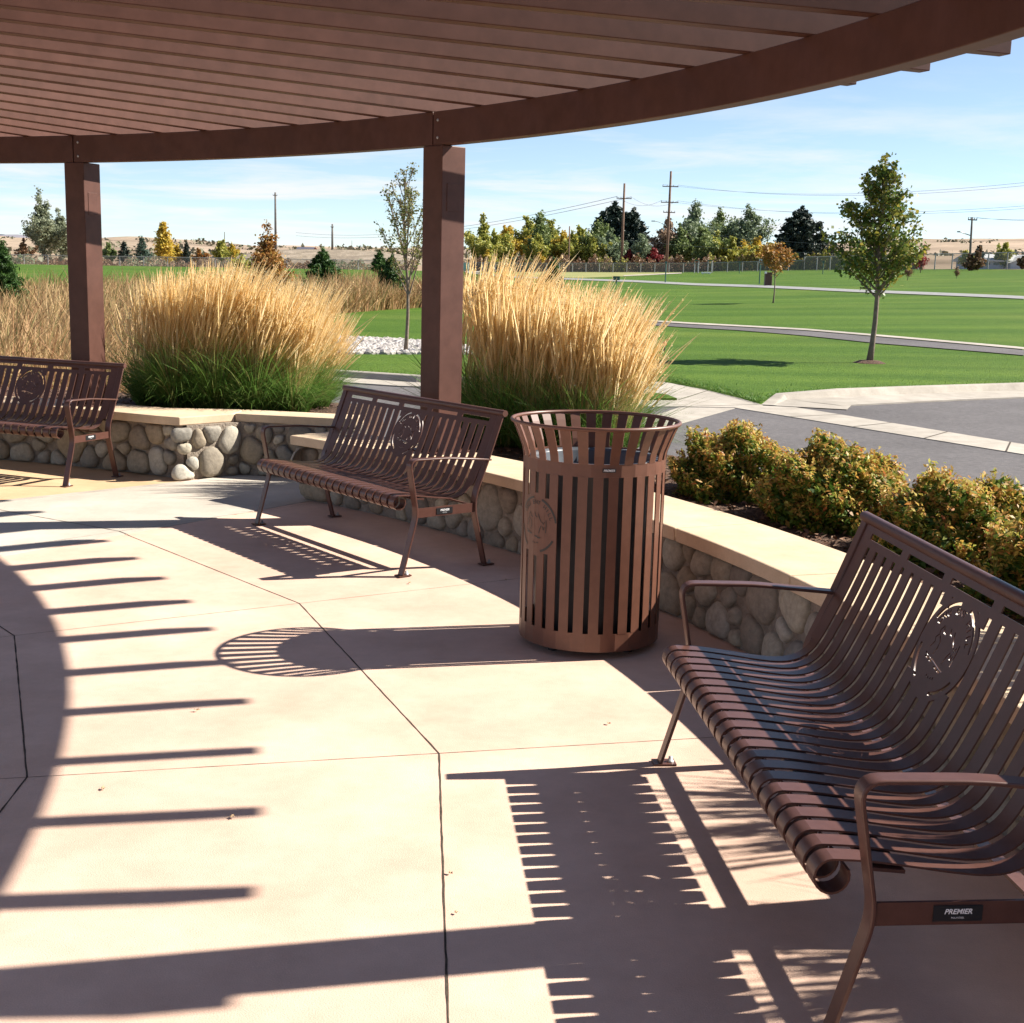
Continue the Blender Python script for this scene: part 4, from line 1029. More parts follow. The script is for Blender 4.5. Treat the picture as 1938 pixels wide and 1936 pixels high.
# ------------------------------------------------------------------ trees
def tree(name, label, base, H, trunk_h, prof, leaf, leafm, nlimb=26, nleaf=4200, tr=.035, elev=(35, 62), barkm='bark', seed=1, group=None, lean=(0, 0), cat='tree', leaf_asp=.7, jit=.14, core=.35, twigs=3):
    """profile prof(t) gives crown radius at relative crown height t"""
    rg = np.random.default_rng(seed); t = thing(name, label, cat, base, 0, group)
    mb = MB(); ax = lambda z: Vector((lean[0]*(z/H)**1.3+.012*H*math.sin(z*2.1/H*3), lean[1]*(z/H), z))
    nt_ = 9; mb.tube([ax(H*.95*i/nt_) for i in range(nt_+1)], [tr*(1-.82*(i/nt_))*(1.25 if i == 0 else 1) for i in range(nt_+1)], 8)
    pts = []; wts = []
    for i in range(nlimb):
        q = (i+.5)/nlimb; z0 = trunk_h*.96+(H*.90-trunk_h)*q**1.05; az = i*2.39996+rg.uniform(-.4, .4)
        tt = (z0-trunk_h)/(H-trunk_h); el = R_(rg.uniform(*elev)); R = prof(min(1, max(0, tt))); R = max(prof(min(1, max(0, tt+R*math.tan(el)/(H-trunk_h)))), .03)*rg.uniform(.78, 1.12)
        b = ax(z0); L_ = R/math.cos(el)
        d = Vector((math.cos(az)*math.cos(el), math.sin(az)*math.cos(el), math.sin(el)))
        P = [b+d*(L_*k/4)+Vector((0, 0, (.10*L_)*(k/4)**2)) for k in range(5)]
        mb.tube(P, [tr*.38*(1-q*.5)*(1-.8*k/4)+.002*H/4 for k in range(5)], 5, False)
        for k in range(14):
            s = rg.uniform(core, 1.05)*4; j = min(int(s), 3); pts.append(P[j].lerp(P[j+1], s-j)); wts.append((.55+.6*s/4)*R)
        for _ in range(twigs):
            s = rg.uniform(1.3, 3.6); j = int(s); q0 = P[j].lerp(P[j+1], s-j); a2 = az+rg.uniform(-1.3, 1.3); e2 = el+rg.uniform(-.4, .4)
            q1 = q0+Vector((math.cos(a2)*math.cos(e2), math.sin(a2)*math.cos(e2), math.sin(e2)))*L_*rg.uniform(.25, .45)
            mb.tube([q0, q0.lerp(q1, .5)+Vector((0, 0, .01)), q1], [tr*.14+.001*H/4, tr*.1+.001*H/4, .0015*H/4], 4, False)
            for k in range(7): pts.append(q0.lerp(q1, rg.uniform(.25, 1.05))); wts.append(.7*R)
    for _ in range(int(nlimb*3.2)):
        q = rg.uniform(.35, 1.0); pts.append(ax(trunk_h+(H-trunk_h)*q*.985)+Vector((rg.normal(0, 1), rg.normal(0, 1), 0))*prof(q)*.22); wts.append(.55*max(prof(q), .12*H))
    mb.build('trunk', barkm, t, True)
    pts = np.array([tuple(p) for p in pts]); wts = np.array(wts); ch = rg.choice(len(pts), nleaf, p=wts/wts.sum())
    sp = jit*np.minimum(1, wts[ch]/max(wts.max(), 1e-6)+.35)
    C = pts[ch]+rg.normal(size=(nleaf, 3))*sp[:, None]*np.array([1, 1, .8])
    link('crown', quads_mesh(leaves(C, leaf, leaf_asp, .15, rg), 'c'), leafm, t)
    return t
def pxtree(u, vbase, vtop, D, half_px, **k):
    """place a tree by where the photo shows its foot, top and half width, at distance D"""
    b = at(u, vbase, D); x, y = b.x, b.y; zb = min(b.z, T(x, y)) if k.pop('ground', True) else b.z
    zb = T(x, y)-.05; H = (topz(u, vtop, D)-zb)*1.02; wdt = half_px*D/F_PX
    return Vector((x, y, zb)), H, wdt
IP = lambda xs, ys: (lambda t: float(np.interp(t, xs, ys)))

# maple on the lawn
b = gp(1645, 690); H = topz(1650, 283, b.y)-b.z; k_ = b.y/F_PX
tree('maple_tree', 'young maple with green and yellow leaves standing alone on the lawn by the park path', b, H, H*.315, IP([0, .10, .25, .35, .5, .62, .75, .9, 1], [x*k_ for x in (42, 66, 84, 74, 60, 58, 46, 30, 14)]),   .082, 'maple', 50, 6600, .062, (30, 58), seed=5, jit=.085, core=.15, twigs=4, lean=(.06, 0), leaf_asp=.8)
# bark mulch collar under the maple
mb = MB(); mb.lathe([(0, .06), (.2, .05), (.33, .0)], 18); tag(mb.build('mulch_collar', 'mulch', None, True, 0, (b.x, b.y, b.z+.035)), kind='structure')
# thin tree beside the central post
b = gp(767, 672); H = topz(765, 305, b.y)-b.z; k_ = b.y/F_PX
tree('thin_tree', 'thin half-bare young tree with a slim trunk just left of the central post', b, H, H*.30, IP([0, .15, .3, .5, .7, .9, 1], [x*k_ for x in (36, 46, 48, 52, 46, 36, 16)]), .052, 'sparse', 30, 2300, .040, (50, 74), seed=8, jit=.05, core=.3, twigs=5)
b2 = b+Vector((0, 3.2, 0)); b2.z = T(b2.x, b2.y)
# pines in and behind the reeds
def pine(label, u, vb, vt, D, hw, m='pine', seed=3, n=5200, size=None, group=None, lowf=.06, name='pine_tree', wprof=None):
    b, H, wd = pxtree(u, vb, vt, D, hw)
    wp = wprof or IP([0, .12, .35, .6, .85, 1], [.75, 1.0, .92, .62, .28, .05])
    return tree(name, label, b, H, H*lowf, lambda t: wd*wp(t), (size or max(.05, H*.05))*1.1, m, 60, int(n*1.6), H*.018, (8, 32), 'darkbark', seed, group, jit=H*.028, leaf_asp=.22, core=.15, twigs=4)
pine('bright green bushy pine among the reeds left of the thin tree', 612, 556, 470, 50, 40, seed=11, n=9000, size=.16)
pine('dark pine partly hidden behind the thin tree beside the central post', 742, 552, 482, 52, 30, seed=12, n=6000, size=.15)
pine('small dark pine on a bare stem beyond the reeds, left of the thin tree', 719, 522, 474, 92, 17, seed=13, n=2600, size=.2, lowf=.3)
pine('slim dark green pine on the lawn between the grass plumes right of the central post', 1048, 548, 489, 60, 17, seed=14, n=4200, size=.14, lowf=.25)
pine('low green pine at the left edge behind the reeds', 8, 540, 456, 34, 38, seed=15, n=8000, size=.11)
# orange bushy tree in the reeds
b, H, wd = pxtree(508, 565, 452, 45, 40)
tree('orange_shrub_tree', 'rust-orange leafed bushy tree standing in the reeds right of the left post', b, H, H*.10, lambda t: wd*float(np.interp(t, [0, .3, .6, .85, 1], [.9, 1, .95, .7, .3])), .10, 'orange', 40, 5200, .05, (48, 76), 'darkbark', 16, jit=.13, twigs=4)
b, H, wd = pxtree(455, 552, 492, 44, 30)
tree('orange_shrub_tree', 'low olive and rust bush at the left foot of the orange tree', b, H, H*.08, lambda t: wd*float(np.interp(t, [0, .5, 1], [1, .9, .4])), .10, 'yellowgreen', 24, 2200, .04, (30, 70), 'darkbark', 17, jit=.12)
# small orange tree by the far bin
b = gp(1463, 575); H = topz(1472, 458, b.y)-b.z; k_ = b.y/F_PX
tree('small_orange_tree', 'small copper-leaved tree on a bare stem beside the far brown bin', b, H, H*.42, IP([0, .3, .7, 1], [x*k_ for x in (20, 30, 26, 10)]), .115, 'orange', 22, 1500, .035, (25, 60), seed=18, jit=.11)
# shrubs dotted on the right lawn
for i, (u, vb, vt, hw, D, m, lab) in enumerate([(1717, 532, 508, 9, 98, 'russet', 'small rusty shrub on the far lawn just right of the maple crown'), (1810, 526, 512, 6, 100, 'russet', 'tiny brown shrub alone on the far right lawn'), (1742, 513, 480, 12, 128, 'red_leaf', 'dark red round shrub at the fence left of the far lamp pole')]):
    b, H, wd = pxtree(u, vb, vt, D, hw)
    b.z = T(b.x, b.y)
    tree('small_shrub', lab, b, H, H*.08, lambda t, wd=wd: wd*float(np.interp(t, [0, .5, 1], [.8, 1, .5])), H*.09, m, 16, 700, H*.02, (40, 75), 'darkbark', 40+i, cat='shrub', jit=H*.08)

# tree row beyond the right fence and trees beyond the left fence
TG = 'trees in the row beyond the right-hand fence'
def broad(label, u, vt, hw, D, m, seed, n=2600, size=.34, vb=512, group=TG, prof=None, elev=(35, 75), tall=False, name='tree', jit=None, dens=1.0):
    b, H, wd = pxtree(u, vb, vt, D, hw*1.35); p_ = prof or IP([0, .2, .45, .7, .88, 1], [.75, .98, 1, .82, .5, .15])
    return tree(name, label, b, H, H*.04, lambda t: wd*p_(t), size*1.15, m, 44, int(n*3.2), H*.017, elev, 'darkbark', seed, group, jit=jit or H*.05, core=.1, twigs=3)
rowspec = [
 ('yellow and green bushy tree nearest the central post in the far tree row', 915, 428, 34, 206, 'yellowgreen', 2600),
 ('bright yellow-green tree, second in the far tree row right of the post', 958, 432, 34, 210, 'yellow', 2200),
 ('green tree with yellow patches, third in the far tree row', 1000, 416, 30, 214, 'yellowgreen', 2600),
 ('pointed green poplar rising above the left part of the far tree row', 1021, 402, 14, 204, 'greenleaf', 1500),
 ('round yellow-green tree left of the golden one in the far tree row', 1040, 420, 26, 212, 'yellowgreen', 2000),
 ('golden yellow tree in front of the pole in the far tree row', 1066, 440, 18, 203, 'yellow', 1600),
 ('green-yellow tree right of the golden one in the far tree row', 1098, 432, 28, 206, 'yellowgreen', 2300),
 ('grey-green tree between the golden tree and the dark spruces', 1130, 424, 28, 204, 'greenleaf', 2300),
 ('olive green tree in front of the dark spruces', 1152, 440, 24, 200, 'greygreen', 1900),
 ('reddish bare-twigged tree around the taller far pole', 1262, 418, 26, 206, 'tan_leaf', 1500),
 ('tall loose grey-green tree right of the taller far pole', 1312, 388, 34, 208, 'greygreen', 2700),
 ('tall blue-green tree second right of the taller far pole', 1360, 400, 26, 212, 'greenleaf', 2000),
 ('loose pale green tree left of the round blue spruce', 1415, 394, 30, 208, 'greygreen', 2400),
 ('green rounded tree low in front, right of the taller far pole', 1330, 440, 40, 198, 'greenleaf', 2600),
 ('yellow round bush left of the blue spruce behind the copper tree', 1430, 452, 22, 200, 'yellow', 1500),
 ('olive bush beside the yellow round bush in the far row', 1385, 462, 26, 197, 'yellowgreen', 1700),
 ('low lime-green tree right of the bright yellow one in the far tree row', 937, 446, 30, 201, 'yellowgreen', 1800),
 ('low yellow-green tree below the pointed poplar in the far row', 1018, 448, 30, 200, 'yellowgreen', 1800),
 ('pale green tree just left of the golden yellow tree', 1052, 440, 22, 215, 'greenleaf', 1500),
 ('lime tree between the golden tree and the olive one in the far row', 1084, 446, 26, 201, 'yellowgreen', 1700),
 ('olive low tree at the foot of the dark spruces', 1120, 452, 24, 199, 'yellowgreen', 1500),
 ('soft green tree directly right of the taller far pole', 1288, 436, 24, 203, 'greenleaf', 1600),
 ('low lime tree between the two tall grey-green trees', 1350, 452, 28, 199, 'yellowgreen', 1700)]
for i, (lab, u, vt, hw, D, m, n) in enumerate(rowspec):
    pr_ = IP([0, .3, .7, 1], [.7, 1, .7, .1]) if 'poplar' in lab else None
    broad(lab, u, vt, hw, D, m, 60+i, n, prof=pr_)
for i, (u, vt, hw, m, lab) in enumerate([(1190, 474, 9, 'red_leaf', 'crimson bush behind the fence below the dark spruces'), (1236, 470, 13, 'red_leaf', 'pinkish red bush behind the fence left of the taller pole'), (1020, 478, 9, 'yellow', 'tiny golden tree behind the fence near the pole'), (922, 474, 9, 'yellow', 'small yellow bush behind the fence near the central post'), (980, 480, 12, 'bluespruce', 'low blue-green conifer by the fence behind the grass plumes'), (1212, 442, 13, 'greygreen', 'slim grey-green tree in front of the right dark spruce')]):
    broad(lab, u, vt, hw, 196, m, 90+i, 900, size=.26, group=None, name='bush' if m != 'bluespruce' else 'pine_tree')
def spruce(label, u, vt, hw, D, m, seed, n=6500, vb=508):
    b, H, wd = pxtree(u, vb, vt, D, hw*1.4); wp = IP([0, .08, .3, .6, .85, 1], [.95, 1.0, .85, .56, .24, .02])
    return tree('spruce_tree', label, b, H, H*.03, lambda t: wd*wp(t), H*.065, m, 110, n*2, H*.016, (0, 20), 'darkbark', seed, None, jit=H*.024, leaf_asp=.4, core=.02, twigs=3)
spruce('tall dark spruce, left of the pair behind the first far pole', 1160, 383, 52, 214, 'spruce', 101, 7500)
spruce('dark spruce, right of the pair behind the first far pole', 1196, 394, 34, 210, 'spruce', 102, 6500)
spruce('wide dark bluish spruce standing alone behind the copper-leaved tree', 1512, 391, 46, 204, 'spruce', 103, 9000)
# undergrowth along the right fence
def brush():
    n = 52000; u = RNG.uniform(885, 1745, n); D = RNG.uniform(193, 200, n)
    P = []; hts = 1.5+.35*np.sin(u*.09)+.3*np.sin(u*.23+1)+.25*np.sin(u*.61); cols = []
    for a, d, h in zip(u, D, hts):
        p = at(a, 512, min(d, fence_y((a-969)/F_PX)+6)); P.append((p.x, p.y, T(p.x, p.y)+RNG.uniform(0, max(.4, h+.4))))
    P = np.array(P); me = quads_mesh(leaves(P, .34, .5, 0), 'undergrowth')
    for m_ in ('russet', 'tan_leaf', 'yellowgreen', 'yellow', 'greenleaf'): me.materials.append(M[m_])
    idx = ((np.sin(u*.061)+np.sin(u*.027+2)+np.sin(u*.15)*.5+RNG.normal(0, .35, n))*1.1+1.0).astype(int) % 5
    idx = np.where((u > 1400) & (RNG.random(n) < .5), 2, idx); idx = np.where(idx == 3, 1, idx)
    me.polygons.foreach_set('material_index', idx.astype(np.int32)); o = bpy.data.objects.new('undergrowth', me); COL.objects.link(o); tag(o, kind='stuff')
brush()
# left side beyond the fence: brush along it, scrub scattered over the dry slopes
def left_brush():
    n = 15000; u = RNG.uniform(-60, 790, n); P = []
    hts = .75+.35*np.sin(u*.05)+.3*np.sin(u*.13+1)+.2*np.sin(u*.37)
    for a, h in zip(u, hts):
        p = at(a, 505, RNG.uniform(192, 199)); P.append((p.x, p.y, T(p.x, p.y)+RNG.uniform(0, max(.25, h+.2))))
    u_ = u; me = quads_mesh(leaves(np.array(P), .30, .5, 0), 'fence_brush')
    for m_ in ('russet', 'tan_leaf', 'greygreen', 'orange'): me.materials.append(M[m_])
    idx = ((np.sin(u_*.031)+np.sin(u_*.017+2)+RNG.normal(0, .5, n))*1.1+1.0).astype(int) % 4; idx = np.where((idx == 3) & (RNG.random(n) < .6), 1, idx)
    me.polygons.foreach_set('material_index', idx.astype(np.int32)); o = bpy.data.objects.new('fence_brush', me); COL.objects.link(o); tag(o, kind='stuff')
left_brush()
def scrub():
    P = []; S = []
    for _ in range(1500):
        u = RNG.uniform(-.62, .62); y = 215+690*RNG.uniform(0, 1)**1.3; x = u*y
        if abs(u+.143) < .09 and y < 300: continue
        if math.sin(x*.013+2)+math.sin(y*.019)+RNG.normal(0, .7) < 0: continue
        k = 12; w_ = RNG.uniform(.6, 2.2)*(1+y/500); c = np.array([x, y, T(x, y)]); 
        q = RNG.normal(size=(k, 3))*np.array([w_*.6, w_*.4, w_*.16]); q[:, 2] = np.abs(q[:, 2]); P.append(c+q); S.append(np.full(k, w_*.5))
    P = np.concatenate(P); S = np.concatenate(S)[:, None]; me = quads_mesh(leaves(P, S, .6, 0), 'scrub')
    tag(link('scrub', me, leafmat('sage_scrub', [(.10, .11, .06), (.16, .15, .09), (.12, .10, .06), (.20, .19, .12)], .1)), kind='stuff')
scrub()
LG = None
def ltree(lab, u, vt, hw, D, m, seed, n, nm='tree', vb=498, size=.34, pr=None): return broad(lab, u, vt, hw, D, m, seed, n, size=size, vb=vb, group=None, name=nm, prof=pr)
ltree('large silvery grey-green cottonwood beyond the fence left of the left post', 84, 392, 52, 230, 'silver', 121, 4200)
ltree('paler silvery tree half hidden behind the left post', 118, 410, 26, 236, 'silver', 122, 2400)
ltree('dark low bush beyond the fence at the foot of the cottonwood', 45, 466, 22, 226, 'russet', 123, 1300)
ltree('dark green round tree beyond the fence just right of the left post', 207, 464, 13, 215, 'greenleaf', 124, 900)
pine('narrow dark conifer beyond the fence right of the left post', 236, 500, 455, 215, 12, 'spruce', 125, 1600, .35)
pine('bluish spruce beyond the fence left of the yellow tree', 270, 500, 447, 212, 15, 'bluespruce', 126, 2200, .35)
ltree('slender bright yellow poplar beyond the left fence', 311, 421, 9, 206, 'yellow', 127, 1500, pr=IP([0, .3, .7, 1], [.9, 1, .65, .15]))
ltree('low golden shrubs right of the yellow poplar beyond the fence', 335, 468, 16, 214, 'yellow', 128, 800, 'bush')
pine('small pointed conifer beyond the left fence', 354, 500, 456, 214, 9, 'spruce', 129, 1300, .35)
ltree('orange-yellow bush right of the small pointed conifer', 377, 475, 13, 216, 'orange', 130, 600, 'bush')
ltree('wide yellow and olive bush below the short far pole', 420, 464, 28, 240, 'yellowgreen', 131, 1500, 'bush')
ltree('yellow bush right of the wide olive bush below the short far pole', 440, 464, 12, 242, 'yellow', 132, 700, 'bush')
for i, (u, vt, hw, m, lab) in enumerate([(1826, 478, 16, 'yellowgreen', 'yellow-green tree behind the far lamp pole'), (1900, 462, 15, 'yellowgreen', 'tree with golden top behind the pale house roof'), (1851, 466, 7, 'spruce', 'tiny dark conifer beside the far lamp pole'), (1850, 484, 20, 'russet', 'russet bush in front of the pale house'), (1835, 490, 18, 'russet', 'brown hedge left of the pale house'), (1936, 486, 9, 'russet', 'russet bush at the right edge in front of the pale house')]):
    ltree(lab, u, vt, hw, 150 if vt < 480 else 133, m, 140+i, 900, 'tree' if vt < 480 else 'bush', vb=508, size=.24)

# ------------------------------------------------------------------ fences
def chain_fence(label, uv, D0, D1, h, step, name='chain_link_fence'):
    t = thing(name, label, 'fence'); 
    u0, u1 = [(q-969)/F_PX for q in uv]
    A = Vector((u0*D0, D0, 0)); B = Vector((u1*D1, D1, 0)); L_ = (B-A).length; n = int(L_/step); P = []
    for i in range(n+1): p = A.lerp(B, i/n); p.z = T(p.x, p.y); P.append(p)
    for p in P[:98]:
        mb = MB(); mb.tube([p-Vector((0, 0, .1)), p+Vector((0, 0, h+.04))], .065, 6); mb.build('fence_post', 'fence', t)
    mb = MB(); mb.tube([p+Vector((0, 0, h)) for p in P], .045, 5); mb.build('top_rail', 'fence', t)
    m = M.get('mesh')
    if not m:
        m = bpy.data.materials.new('chain_mesh'); m.use_nodes = True; tt = m.node_tree; b = tt.nodes['Principled BSDF']; b.inputs['Base Color'].default_value = (.22, .22, .21, 1)
        tr = N(tt, 'ShaderNodeBsdfTransparent'); ms = N(tt, 'ShaderNodeMixShader'); ms.inputs[0].default_value = .34
        tt.links.new(tr.outputs[0], ms.inputs[1]); tt.links.new(b.outputs[0], ms.inputs[2]); tt.links.new(ms.outputs[0], tt.nodes['Material Output'].inputs[0]); M['mesh'] = m
    mb = MB(); vs = []
    for p in P: vs += [p, p+Vector((0, 0, h-.03))]
    mb.add(vs, [(2*i, 2*i+2, 2*i+3, 2*i+1) for i in range(n)]); mb.build('wire_mesh', 'mesh', t)
chain_fence('long chain-link fence on the left beyond the reeds', (-40, 760), 189, 190, 1.35, 3.4)
chain_fence('chain-link fence along the right-hand tree row beyond the park lawn', (880, 1500), 190, 168, 1.3, 2.0)
chain_fence('chain-link fence in front of the pale house at the far right', (1500, 1990), 168, 128, 1.7, 2.6)

# ------------------------------------------------------------------ utility poles and wires
def upole(label, u, vt, vb, D, arms, m='pole', r=.22, lean_px=0, lamp=None, arm_w=1.3, group=None):
    b = at(u, vb, D); x, y = b.x, b.y; zb = T(x, y)-.3; zt = topz(u+lean_px, vt, D); xt = at(u+lean_px, vt, D).x
    t = thing('utility_pole', label, 'utility pole', (x, y, zb), 0, group); H = zt-zb; dx = xt-x
    mb = MB(); mb.tube([(0, 0, 0), (dx*.5, 0, H*.5), (dx, 0, H)], [r, r*.85, r*.65], 8); mb.build('pole', m, t, True)
    ends = []
    for (va, wpx, rot) in arms:
        za = topz(u, va, D)-zb; q = za/H; hw = wpx*D/F_PX; mb = MB()
        Tm = Matrix.Translation((dx*q, -r, za)) @ Matrix.Rotation(rot, 4, 'Z'); mb.box(-hw, hw, -.05, .05, -.06, .06, Tm); o = mb.build('crossarm', m, t)
        for s in (-.95, -.4, .4, .95):
            mi = MB(); mi.tube([Tm @ Vector((s*hw, 0, .06)), Tm @ Vector((s*hw, 0, .24))], .05, 6); mi.build('insulator', 'galv', o)
        ends.append([Vector((x, y, zb)) + (Tm @ Vector((s*hw, 0, .25))) for s in (-.95, .95)])
    if lamp:
        (vl, lx, vh) = lamp; z0 = topz(u, vl, D)-zb; ex = lx*D/F_PX; z1 = topz(u, vh, D)-zb
        mb = MB(); mb.tube([(dx*z0/H, 0, z0), (dx+ex*.5, 0, z1-.15), (dx+ex*.8, 0, z1)], .05, 6); mb.build('lamp_arm', 'galv', t)
        mb = MB(); mb.box(dx+min(ex*.8, ex), dx+max(ex*.8, ex), -.12, .12, z1-.07, z1+.07); mb.build('lamp_head', 'galv', t)
    return ends
ea = upole('first tall far pole with one crossarm in front of the dark spruces', 1176, 347, 503, 195, [(375.5, 14, .1)], lean_px=6)
eb = upole('tallest far pole with stacked crossarms right of the dark spruces', 1261, 324, 505, 190, [(353, 15, .15), (383, 16, -.1), (402, 11, .1)], lean_px=9, lamp=(430, -32, 419))
upole('bare timber post in front of the golden tree at the right fence', 1076, 428, 512, 192, [], lean_px=2, r=.13)
ec = upole('far pole with crossarm and street lamp above the russet bushes at right', 1835, 411, 505, 140, [(416, 9, .2)], 'greypole', .15, 5, (446, -25, 439))
ed = upole('tall thin grey pole rising behind the orange tree on the left', 522, 364, 492, 260, [(370, 4, .3)], 'greypole', .26, -1)
ee = upole('grey pole behind the bright green pine', 629, 424, 492, 262, [(430, 2.5, .2)], 'greypole', .24, 0)
upole('short far pole above the wide olive bush on the left', 425, 439, 488, 330, [], 'greypole', .14)
upole('thin distant pole between the left grey pole and its neighbour', 511, 437, 482, 420, [], 'greypole', .13)
upole('tiny distant pole left of the thin tree', 666, 455, 478, 600, [], 'greypole', .14)
def wires(name, label, A, B, sag, r=.018):
    mb = MB(); n = 24
    for a, b in zip(A, B):
        mb.tube([a.lerp(b, i/n)-Vector((0, 0, sag*4*(i/n)*(1-i/n))) for i in range(n+1)], r, 4, False)
    tag(mb.build(name, 'wire'), label, 'cable')
far_r = [at(2300, 296, 120), at(2300, 303, 120)]
wires('power_lines', 'power lines running right from the top crossarm of the tallest far pole', eb[0], far_r, 2.2)
wires('power_lines', 'lower power lines running right from the middle crossarm of the tallest far pole', eb[1], [at(2300, 352, 118), at(2300, 358, 118)], 2.0)
wires('power_lines', 'power lines between the first and the tallest far pole', ea[0], eb[1], 1.0)
wires('power_lines', 'power lines running left from the first far pole past the central post', [at(560, 440, 330), at(560, 446, 330)], ea[0], 2.5, .035)
wires('power_lines', 'thin wires from the far lamp pole to the right edge', ec[0], [at(2150, 398, 120), at(2150, 402, 120)], .5)
wires('power_lines', 'low wire crossing the far trees towards the copper-leaved tree', [at(1100, 444, 196)], [at(1700, 482, 150)], .6)
wires('power_lines', 'wire crossing in front of the wide dark spruce', [at(1300, 440, 188)], [at(1760, 474, 145)], .2)

# ------------------------------------------------------------------ far buildings
def house():
    D = 150; t = thing('pale_house', 'low pale grey house with a white roof beyond the far right fence', 'house', (0, 0, 0))
    x0, x1 = at(1848, 500, D).x, at(2010, 500, D).x; zb = T((x0+x1)/2, D)-1.0; ze = topz(1900, 492, D); zr = topz(1900, 480, D)
    mb = MB(); mb.box(x0, x1, D, D+7, zb, ze); mb.build('wall', 'siding', t)
    mb = MB(); mb.add([(x0-.4, D-.5, ze-.05), (x1+.4, D-.5, ze-.05), (x1+.4, D+3.5, zr), (x0-.4, D+3.5, zr), (x0-.4, D+7.5, ze-.05), (x1+.4, D+7.5, ze-.05), (x0-.4, D-.5, ze-.2), (x1+.4, D-.5, ze-.2), (x1+.4, D+7.5, ze-.2), (x0-.4, D+7.5, ze-.2)],
        [(0,1,2,3),(3,2,5,4),(0,3,4,9,6),(1,7,8,5,2),(0,6,7,1),(4,5,8,9)]); mb.build('roof', 'roof_white', t)
    # gable facing the park
    xg0, xg1 = at(1905, 500, D).x, at(1975, 500, D).x; xm = (xg0+xg1)/2
    mb = MB(); mb.add([(xg0, D-1.2, zb), (xg1, D-1.2, zb), (xg1, D-1.2, ze-.25), (xm, D-1.2, zr-.25), (xg0, D-1.2, ze-.25), (xg0, D, zb), (xg1, D, zb), (xg1, D, ze-.25), (xm, D, zr-.25), (xg0, D, ze-.25)], [(0,1,2,3,4), (5,9,8,7,6), (0,5,6,1), (0,4,9,5), (1,6,7,2)]); mb.build('gable', 'siding', t)
    mb = MB(); mb.add([(xg0-.3, D-1.6, ze-.35), (xm, D-1.6, zr-.1), (xm, D+2, zr-.1), (xg0-.3, D+2, ze-.35)], [(0,1,2,3)]); mb.add([(xm, D-1.6, zr-.1), (xg1+.3, D-1.6, ze-.35), (xg1+.3, D+2, ze-.35), (xm, D+2, zr-.1)], [(0,1,2,3)]); mb.build('gable_roof', 'roof_white', t)
    for u in (1868, 1885, 1897):
        a = at(u, 500, D).x; mb = MB(); mb.box(a-.28, a+.28, D-.04, D+.02, zb+1.3, ze-.35); mb.build('window', 'glass', t)
house()
def barn():
    D = 420; t = thing('distant_barn', 'distant dark-roofed building with a red gable on the ridge behind the orange tree', 'building', (0, 0, 0))
    x0, x1 = at(562, 470, D).x, at(602, 470, D).x; zb = topz(580, 478, D); ze = topz(580, 472.5, D); zr = topz(580, 467, D)
    mb = MB(); mb.box(x0, x1, D, D+9, zb-3, ze); mb.build('wall', 'redwall', t)
    mb = MB(); mb.add([(x0-.5, D-.6, ze-.3), (x1-1.6, D-.6, ze-.3), (x1-1.6, D+4.5, zr), (x0-.5, D+4.5, zr), (x0-.5, D+9.6, ze-.3), (x1-1.6, D+9.6, ze-.3)], [(0,1,2,3), (3,2,5,4), (0,3,4), (1,5,2)]); mb.build('roof', 'roof_dark', t)
    mb = MB(); xa = at(593, 470, D).x; xb = at(602, 470, D).x; mb.add([(xa, D-.9, zb-3), (xb, D-.9, zb-3), (xb, D-.9, ze), ((xa+xb)/2, D-.9, zr), (xa, D-.9, ze), (xa, D, zb-3), (xb, D, zb-3), (xb, D, ze), ((xa+xb)/2, D, zr), (xa, D, ze)], [(0,1,2,3,4), (5,9,8,7,6), (0,5,6,1), (1,6,7,2), (2,7,8,3), (3,8,9,4), (4,9,5,0)]); mb.build('gable', 'redwall', t)
barn()

# ------------------------------------------------------------------ small park furniture
def far_bin():
    b = gp(1453, 542); t = thing('far_litter_bin', 'dark brown square litter bin standing on the far park path', 'bin', b); k = b.y/F_PX
    h = 26*k; w_ = 6.4*k
    mb = MB(); mb.box(-w_, w_, -w_, w_, .04, h*.94); mb.build('body', 'binbrown', t, False, .03)
    mb = MB(); mb.box(-w_*1.12, w_*1.12, -w_*1.12, w_*1.12, h*.945, h); mb.build('lid', 'binbrown', t, False, .02)
    mb = MB(); mb.box(-w_*1.3, -w_*.7, -w_*1.25, -w_*.9, h*.90, h*1.04); mb.build('latch', 'white', t)
far_bin()
def grill():
    b = gp(1166, 541); k = b.y/F_PX; t = thing('park_grill', 'green box on a post standing on the lawn above the right grass plumes', 'grill', b)
    h = 17*k; mb = MB(); mb.tube([(0, 0, 0), (0, 0, h*.62)], .05, 8); mb.build('post', 'greenpaint', t)
    mb = MB(); mb.box(-6.2*k, 6.2*k, -.2, .2, h*.62, h); mb.build('box', 'greenpaint', t, False, .02)
    mb = MB(); mb.box(-6.6*k, 6.6*k, -.23, .23, h, h+.03); mb.build('lid', 'greenpaint', t)
grill()
def stake(label, u, vb, vt, r=.05, box=None):
    b = gp(u, vb); t = thing('sign_post', label, 'post', b); h = topz(u, vt, b.y)-b.z; k = b.y/F_PX
    mb = MB(); mb.tube([(0, 0, 0), (0, 0, h)], r, 6); mb.build('post', 'greenpaint', t)
    mb = MB(); wv = box or 2.2; mb.box(-wv*k, wv*k, -.06, .06, h-.05, h+(.10 if not box else 6*k)); mb.build('plate', 'greenpaint' if not box else 'galv', t)
stake('thin green post beside the far path below the tallest pole', 1259, 536, 497)
stake('thin post with small grey panel beside the far path left of the brown bin', 1437, 538, 496, .045, 2.6)
stake('thin post near the fence right of the copper-leaved tree', 1557, 519, 496, .04)
stake('thin post near the fence left of the yellow bush', 1399, 518, 496, .04)
